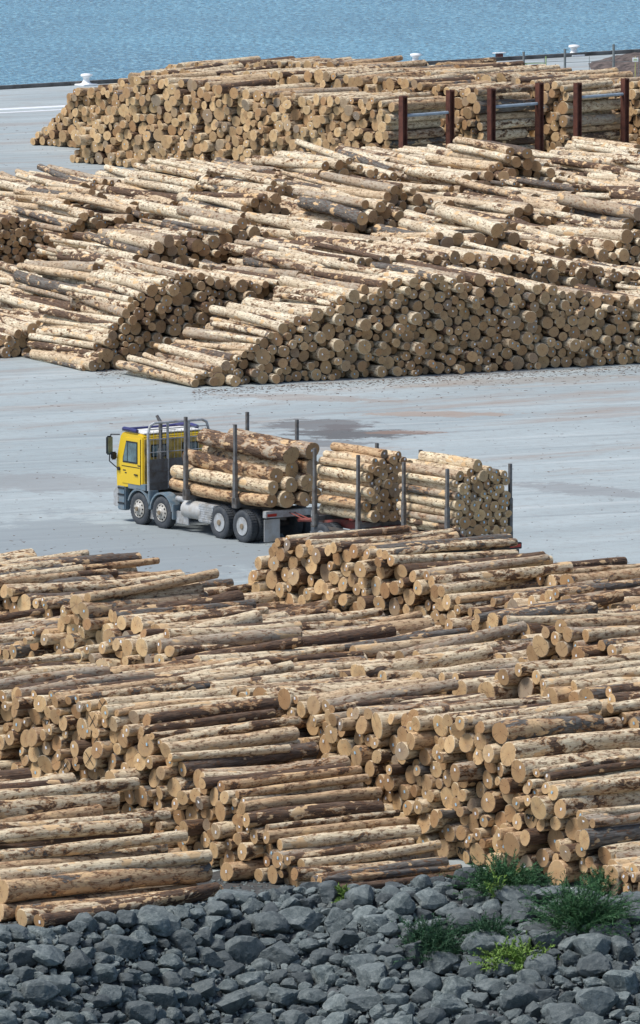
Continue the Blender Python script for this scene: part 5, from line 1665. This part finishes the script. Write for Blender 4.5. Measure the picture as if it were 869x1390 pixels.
1103: 'fourth from left of small grey rocks in the fourth tier below the front right stack',
1106: 'thirteenth from left of small grey rocks in the second tier below the front middle stack',
1113: 'seventh from left of small grey rocks in the second tier below the front middle stack',
1114: 'fourteenth from left of small grey rocks in the third tier below the front left stack',
1121: 'seventh from left of small grey rocks on the crest below the front middle stack',
1132: 'eighth from left of small grey rocks in the second tier below the front middle stack',
1143: 'ninth from left of small grey rocks in the third tier below the front middle stack',
1152: 'eleventh from left of small grey rocks in the lowest tier below the front right stack',
1160: 'second from left of small grey rocks in the fourth tier below the front left stack',
1161: 'thirteenth from left of small grey rocks in the third tier below the front left stack',
1166: 'nineteenth from left of small grey rocks in the second tier below the front left stack',
1192: 'third from left of small grey rocks in the lowest tier below the front middle stack',
1195: 'fifteenth from left of small grey rocks in the fourth tier below the front left stack',
1200: 'eleventh from left of small grey rocks in the third tier below the front left stack',
1208: 'fifth from left of small grey rocks in the lowest tier below the front right stack',
1215: 'eighteenth from left of small grey rocks on the crest below the front left stack',
1217: 'twenty-seventh from left of small grey rocks on the crest below the front middle stack',
1219: 'nineteenth from left of small grey rocks in the third tier below the front middle stack',
1243: 'ninth from left of small grey rocks in the lowest tier below the front middle stack',
1254: 'tenth from left of small grey rocks in the third tier below the front left stack',
1257: 'sixteenth from left of small grey rocks in the lowest tier below the front middle stack',
1263: 'twenty-third from left of small grey rocks in the third tier below the front left stack',
1282: 'fifteenth from left of small grey rocks on the crest below the front middle stack',
1298: 'fourth from left of small grey rocks on the crest below the front middle stack',
1312: 'twenty-third from left of small grey rocks in the second tier below the front left stack',
1326: 'sixteenth from left of small grey rocks on the crest below the front left stack',
1331: 'second from left of small grey rocks in the lowest tier below the front right stack',
1337: 'fifth from left of small grey rocks on the crest below the front middle stack',
1356: 'nineteenth from left of small grey rocks in the lowest tier below the front middle stack',
1366: 'fourth from left of small grey rocks in the second tier below the front middle stack',
1403: 'third from left of small grey rocks on the crest below the front left stack',
}
#RLAB_END
small = []
for k, (x, y, r, a, big_) in enumerate(ROCKS):
    rq = random.Random(k*7+1); z = bank_z(x, y) + r*rq.uniform(.10, .35)
    me = RM[rq.randrange(len(RM))]; rot = Euler((rq.uniform(0, 6.3), rq.uniform(0, 6.3), rq.uniform(0, 6.3)))
    sc = Vector((r*1.15, r*rq.uniform(.85, 1.1), r*rq.uniform(.72, .95)*a))
    if k in ROCK_LABELS:
        m2 = Matrix.Diagonal(sc).to_4x4() @ rot.to_matrix().to_4x4()
        m3 = me.copy(); m3.transform(m2); o = bpy.data.objects.new('rock', m3); o.location = (x, y, z); COL.objects.link(o)
        tag(o, ROCK_LABELS[k], 'rock', 'grey rocks of the bank')
    else: small.append((k, me, Matrix.Translation((x, y, z)) @ Matrix.Diagonal(sc).to_4x4() @ rot.to_matrix().to_4x4()))
rv, rf, rid, n0 = [], [], [], 0
for (k, me, m_) in small:
    a = np.empty(len(me.vertices)*3); me.vertices.foreach_get('co', a); a = a.reshape(-1, 3)
    A_ = np.array(m_); rv.append(a @ A_[:3, :3].T + A_[:3, 3])
    f = np.empty(len(me.loops), dtype=np.int32); me.loops.foreach_get('vertex_index', f); rf.append(f + n0); rid.append(np.full(len(f)//3, k)); n0 += len(a)
fl = np.concatenate(rf).astype(np.int32)
me = make_mesh('rubble', np.vstack(rv), None, (fl, np.full(len(fl)//3, 3, dtype=np.int32)), None, [M['rock']])
try: me.set_sharp_from_angle(angle=math.radians(16))
except Exception: pass
tag(add_obj('rubble', me), 'small grey rubble filling the gaps between the larger rocks of the bank', 'rubble', kind='stuff')
FACE_ROCK = np.concatenate(rid)
# fine gravel
r = random.Random(8); V = []; F = []; n = 0
tet = [Vector((1, 0, -.5)), Vector((-.5, .87, -.5)), Vector((-.5, -.87, -.5)), Vector((.1, .1, .8)), Vector((.8, .6, .3))]
for _ in range(13000):
    x = r.uniform(-9.4, 9.4); yc = float(np.interp(x, CX, CY)); y = yc + (r.uniform(-7.6, 1.3) if r.random() < .7 else r.uniform(1.2, 6.5)); z = bank_z(x, y) if y < yc else max(bank_z(x, y), -.01)
    s = r.uniform(.025, .085); R_ = Euler((r.uniform(0, 6), r.uniform(0, 6), r.uniform(0, 6))).to_matrix()
    for q in ((1, 0, 0), (-1, 0, 0), (0, 1, 0), (0, -1, 0), (0, 0, 1), (0, 0, -1)):
        v = R_ @ (Vector(q)*s*r.uniform(.7, 1.3)); V.append((x+v.x, y+v.y, z+v.z + r.uniform(-.02, .02)))
    for f in ((0, 2, 4), (2, 1, 4), (1, 3, 4), (3, 0, 4), (2, 0, 5), (1, 2, 5), (3, 1, 5), (0, 3, 5)): F.append(tuple(n+i for i in f))
    n += 6
me = make_mesh('gravel', np.array(V), None, F, None, [M['rock']], smooth=False)
tag(add_obj('gravel', me), 'fine grey gravel between the rocks of the bank', 'gravel', kind='stuff')

# ------------------------------------------------------------------ plants on the bank
def fern(px, py, wdt, hgt, nst, kind, label, seed, leafy=False):
    r = random.Random(seed); p = solve_bank(px, py); p.z = bank_z(p.x, p.y)
    root = empty('fennel_plant', p); tag(root, label, 'plant', 'green plants growing on the rock bank')
    SV, SF, LV_, LF = [], [], [], []
    def quad(Vl, Fl, a, b, w):
        d = (b-a); s = d.cross(Vector((r.uniform(-1, 1), r.uniform(-1, 1), r.uniform(-.3, 1))))
        s = s.normalized()*w if s.length > 1e-6 else Vector((w, 0, 0))
        n = len(Vl); Vl.extend([a-s, a+s, b+s*.3, b-s*.3]); Fl.append((n, n+1, n+2, n+3))
    for _ in range(int(nst*1.7)):
        az = r.uniform(0, 6.28); lean = abs(r.gauss(.55, .35)); L = 1.25*hgt*r.uniform(.6, 1.15)*(1+.25*lean)
        base = Vector((r.gauss(0, wdt*.16), r.gauss(0, wdt*.12), -.05))
        d = Vector((math.cos(az)*math.sin(lean)*wdt/hgt*.8, math.sin(az)*math.sin(lean)*.7, math.cos(lean))).normalized()
        pts = [base]; ns = 9
        for k in range(ns):
            d = (d + Vector((d.x*.05, d.y*.05, -.07*k/ns - .03)) + Vector((r.gauss(0, .04), r.gauss(0, .04), r.gauss(0, .03)))).normalized()
            pts.append(pts[-1] + d*L/ns)
        for k in range(ns): quad(SV, SF, pts[k], pts[k+1], .007*(1-k/ns)+.003)
        for k in range(1, ns+1):
            m_ = 7 if not leafy else 4
            for _q in range(m_):
                a = pts[k] - (pts[k]-pts[k-1])*r.random()
                dd = (pts[k]-pts[k-1]).normalized()*.75 + Vector((r.gauss(0, .6), r.gauss(0, .6), r.gauss(0, .5)))
                ll = r.uniform(.06, .17)*(1.2-.6*k/ns); 
                quad(LV_, LF, a, a + dd.normalized()*ll, .0095 if not leafy else .021)
    add_obj('stems', make_mesh('stems', np.array([tuple(v) for v in SV]), None, SF, None, [M[kind]], smooth=False), root)
    add_obj('foliage', make_mesh('foliage', np.array([tuple(v) for v in LV_]), None, LF, None, [M[kind]], smooth=False), root)
fern(790, 1262, 1.35, .95, 130, 'leaf1', 'largest feathery green fennel bush sprawling over the rocks at the right', 1)
fern(683, 1212, 1.25, .72, 110, 'leaf1', 'feathery green fennel clump against the log stack above the rocks', 2)
fern(722, 1205, .7, .42, 45, 'leaf3', 'small dark green fennel tuft right of the clump against the logs', 3)
fern(822, 1215, .8, .55, 60, 'leaf1', 'green fennel tuft at the right edge of the crest beside the log ends', 4)
fern(664, 1282, .8, .5, 70, 'leaf3', 'dark green bushy plant on the middle of the rock bank', 5)
fern(585, 1300, 1.1, .75, 90, 'leaf3', 'dark green plant low on the rock bank left of centre right', 6)
fern(700, 1312, 1.5, .55, 70, 'leaf2', 'yellow green leafy weed low on the rock bank', 7, True)
fern(676, 1232, .22, .75, 7, 'leaf2', 'thin upright yellow green stem between two big rocks', 8, True)
fern(470, 1222, .2, .3, 8, 'leaf2', 'tiny green shoot on the crest of the rocks near the logs', 9, True)
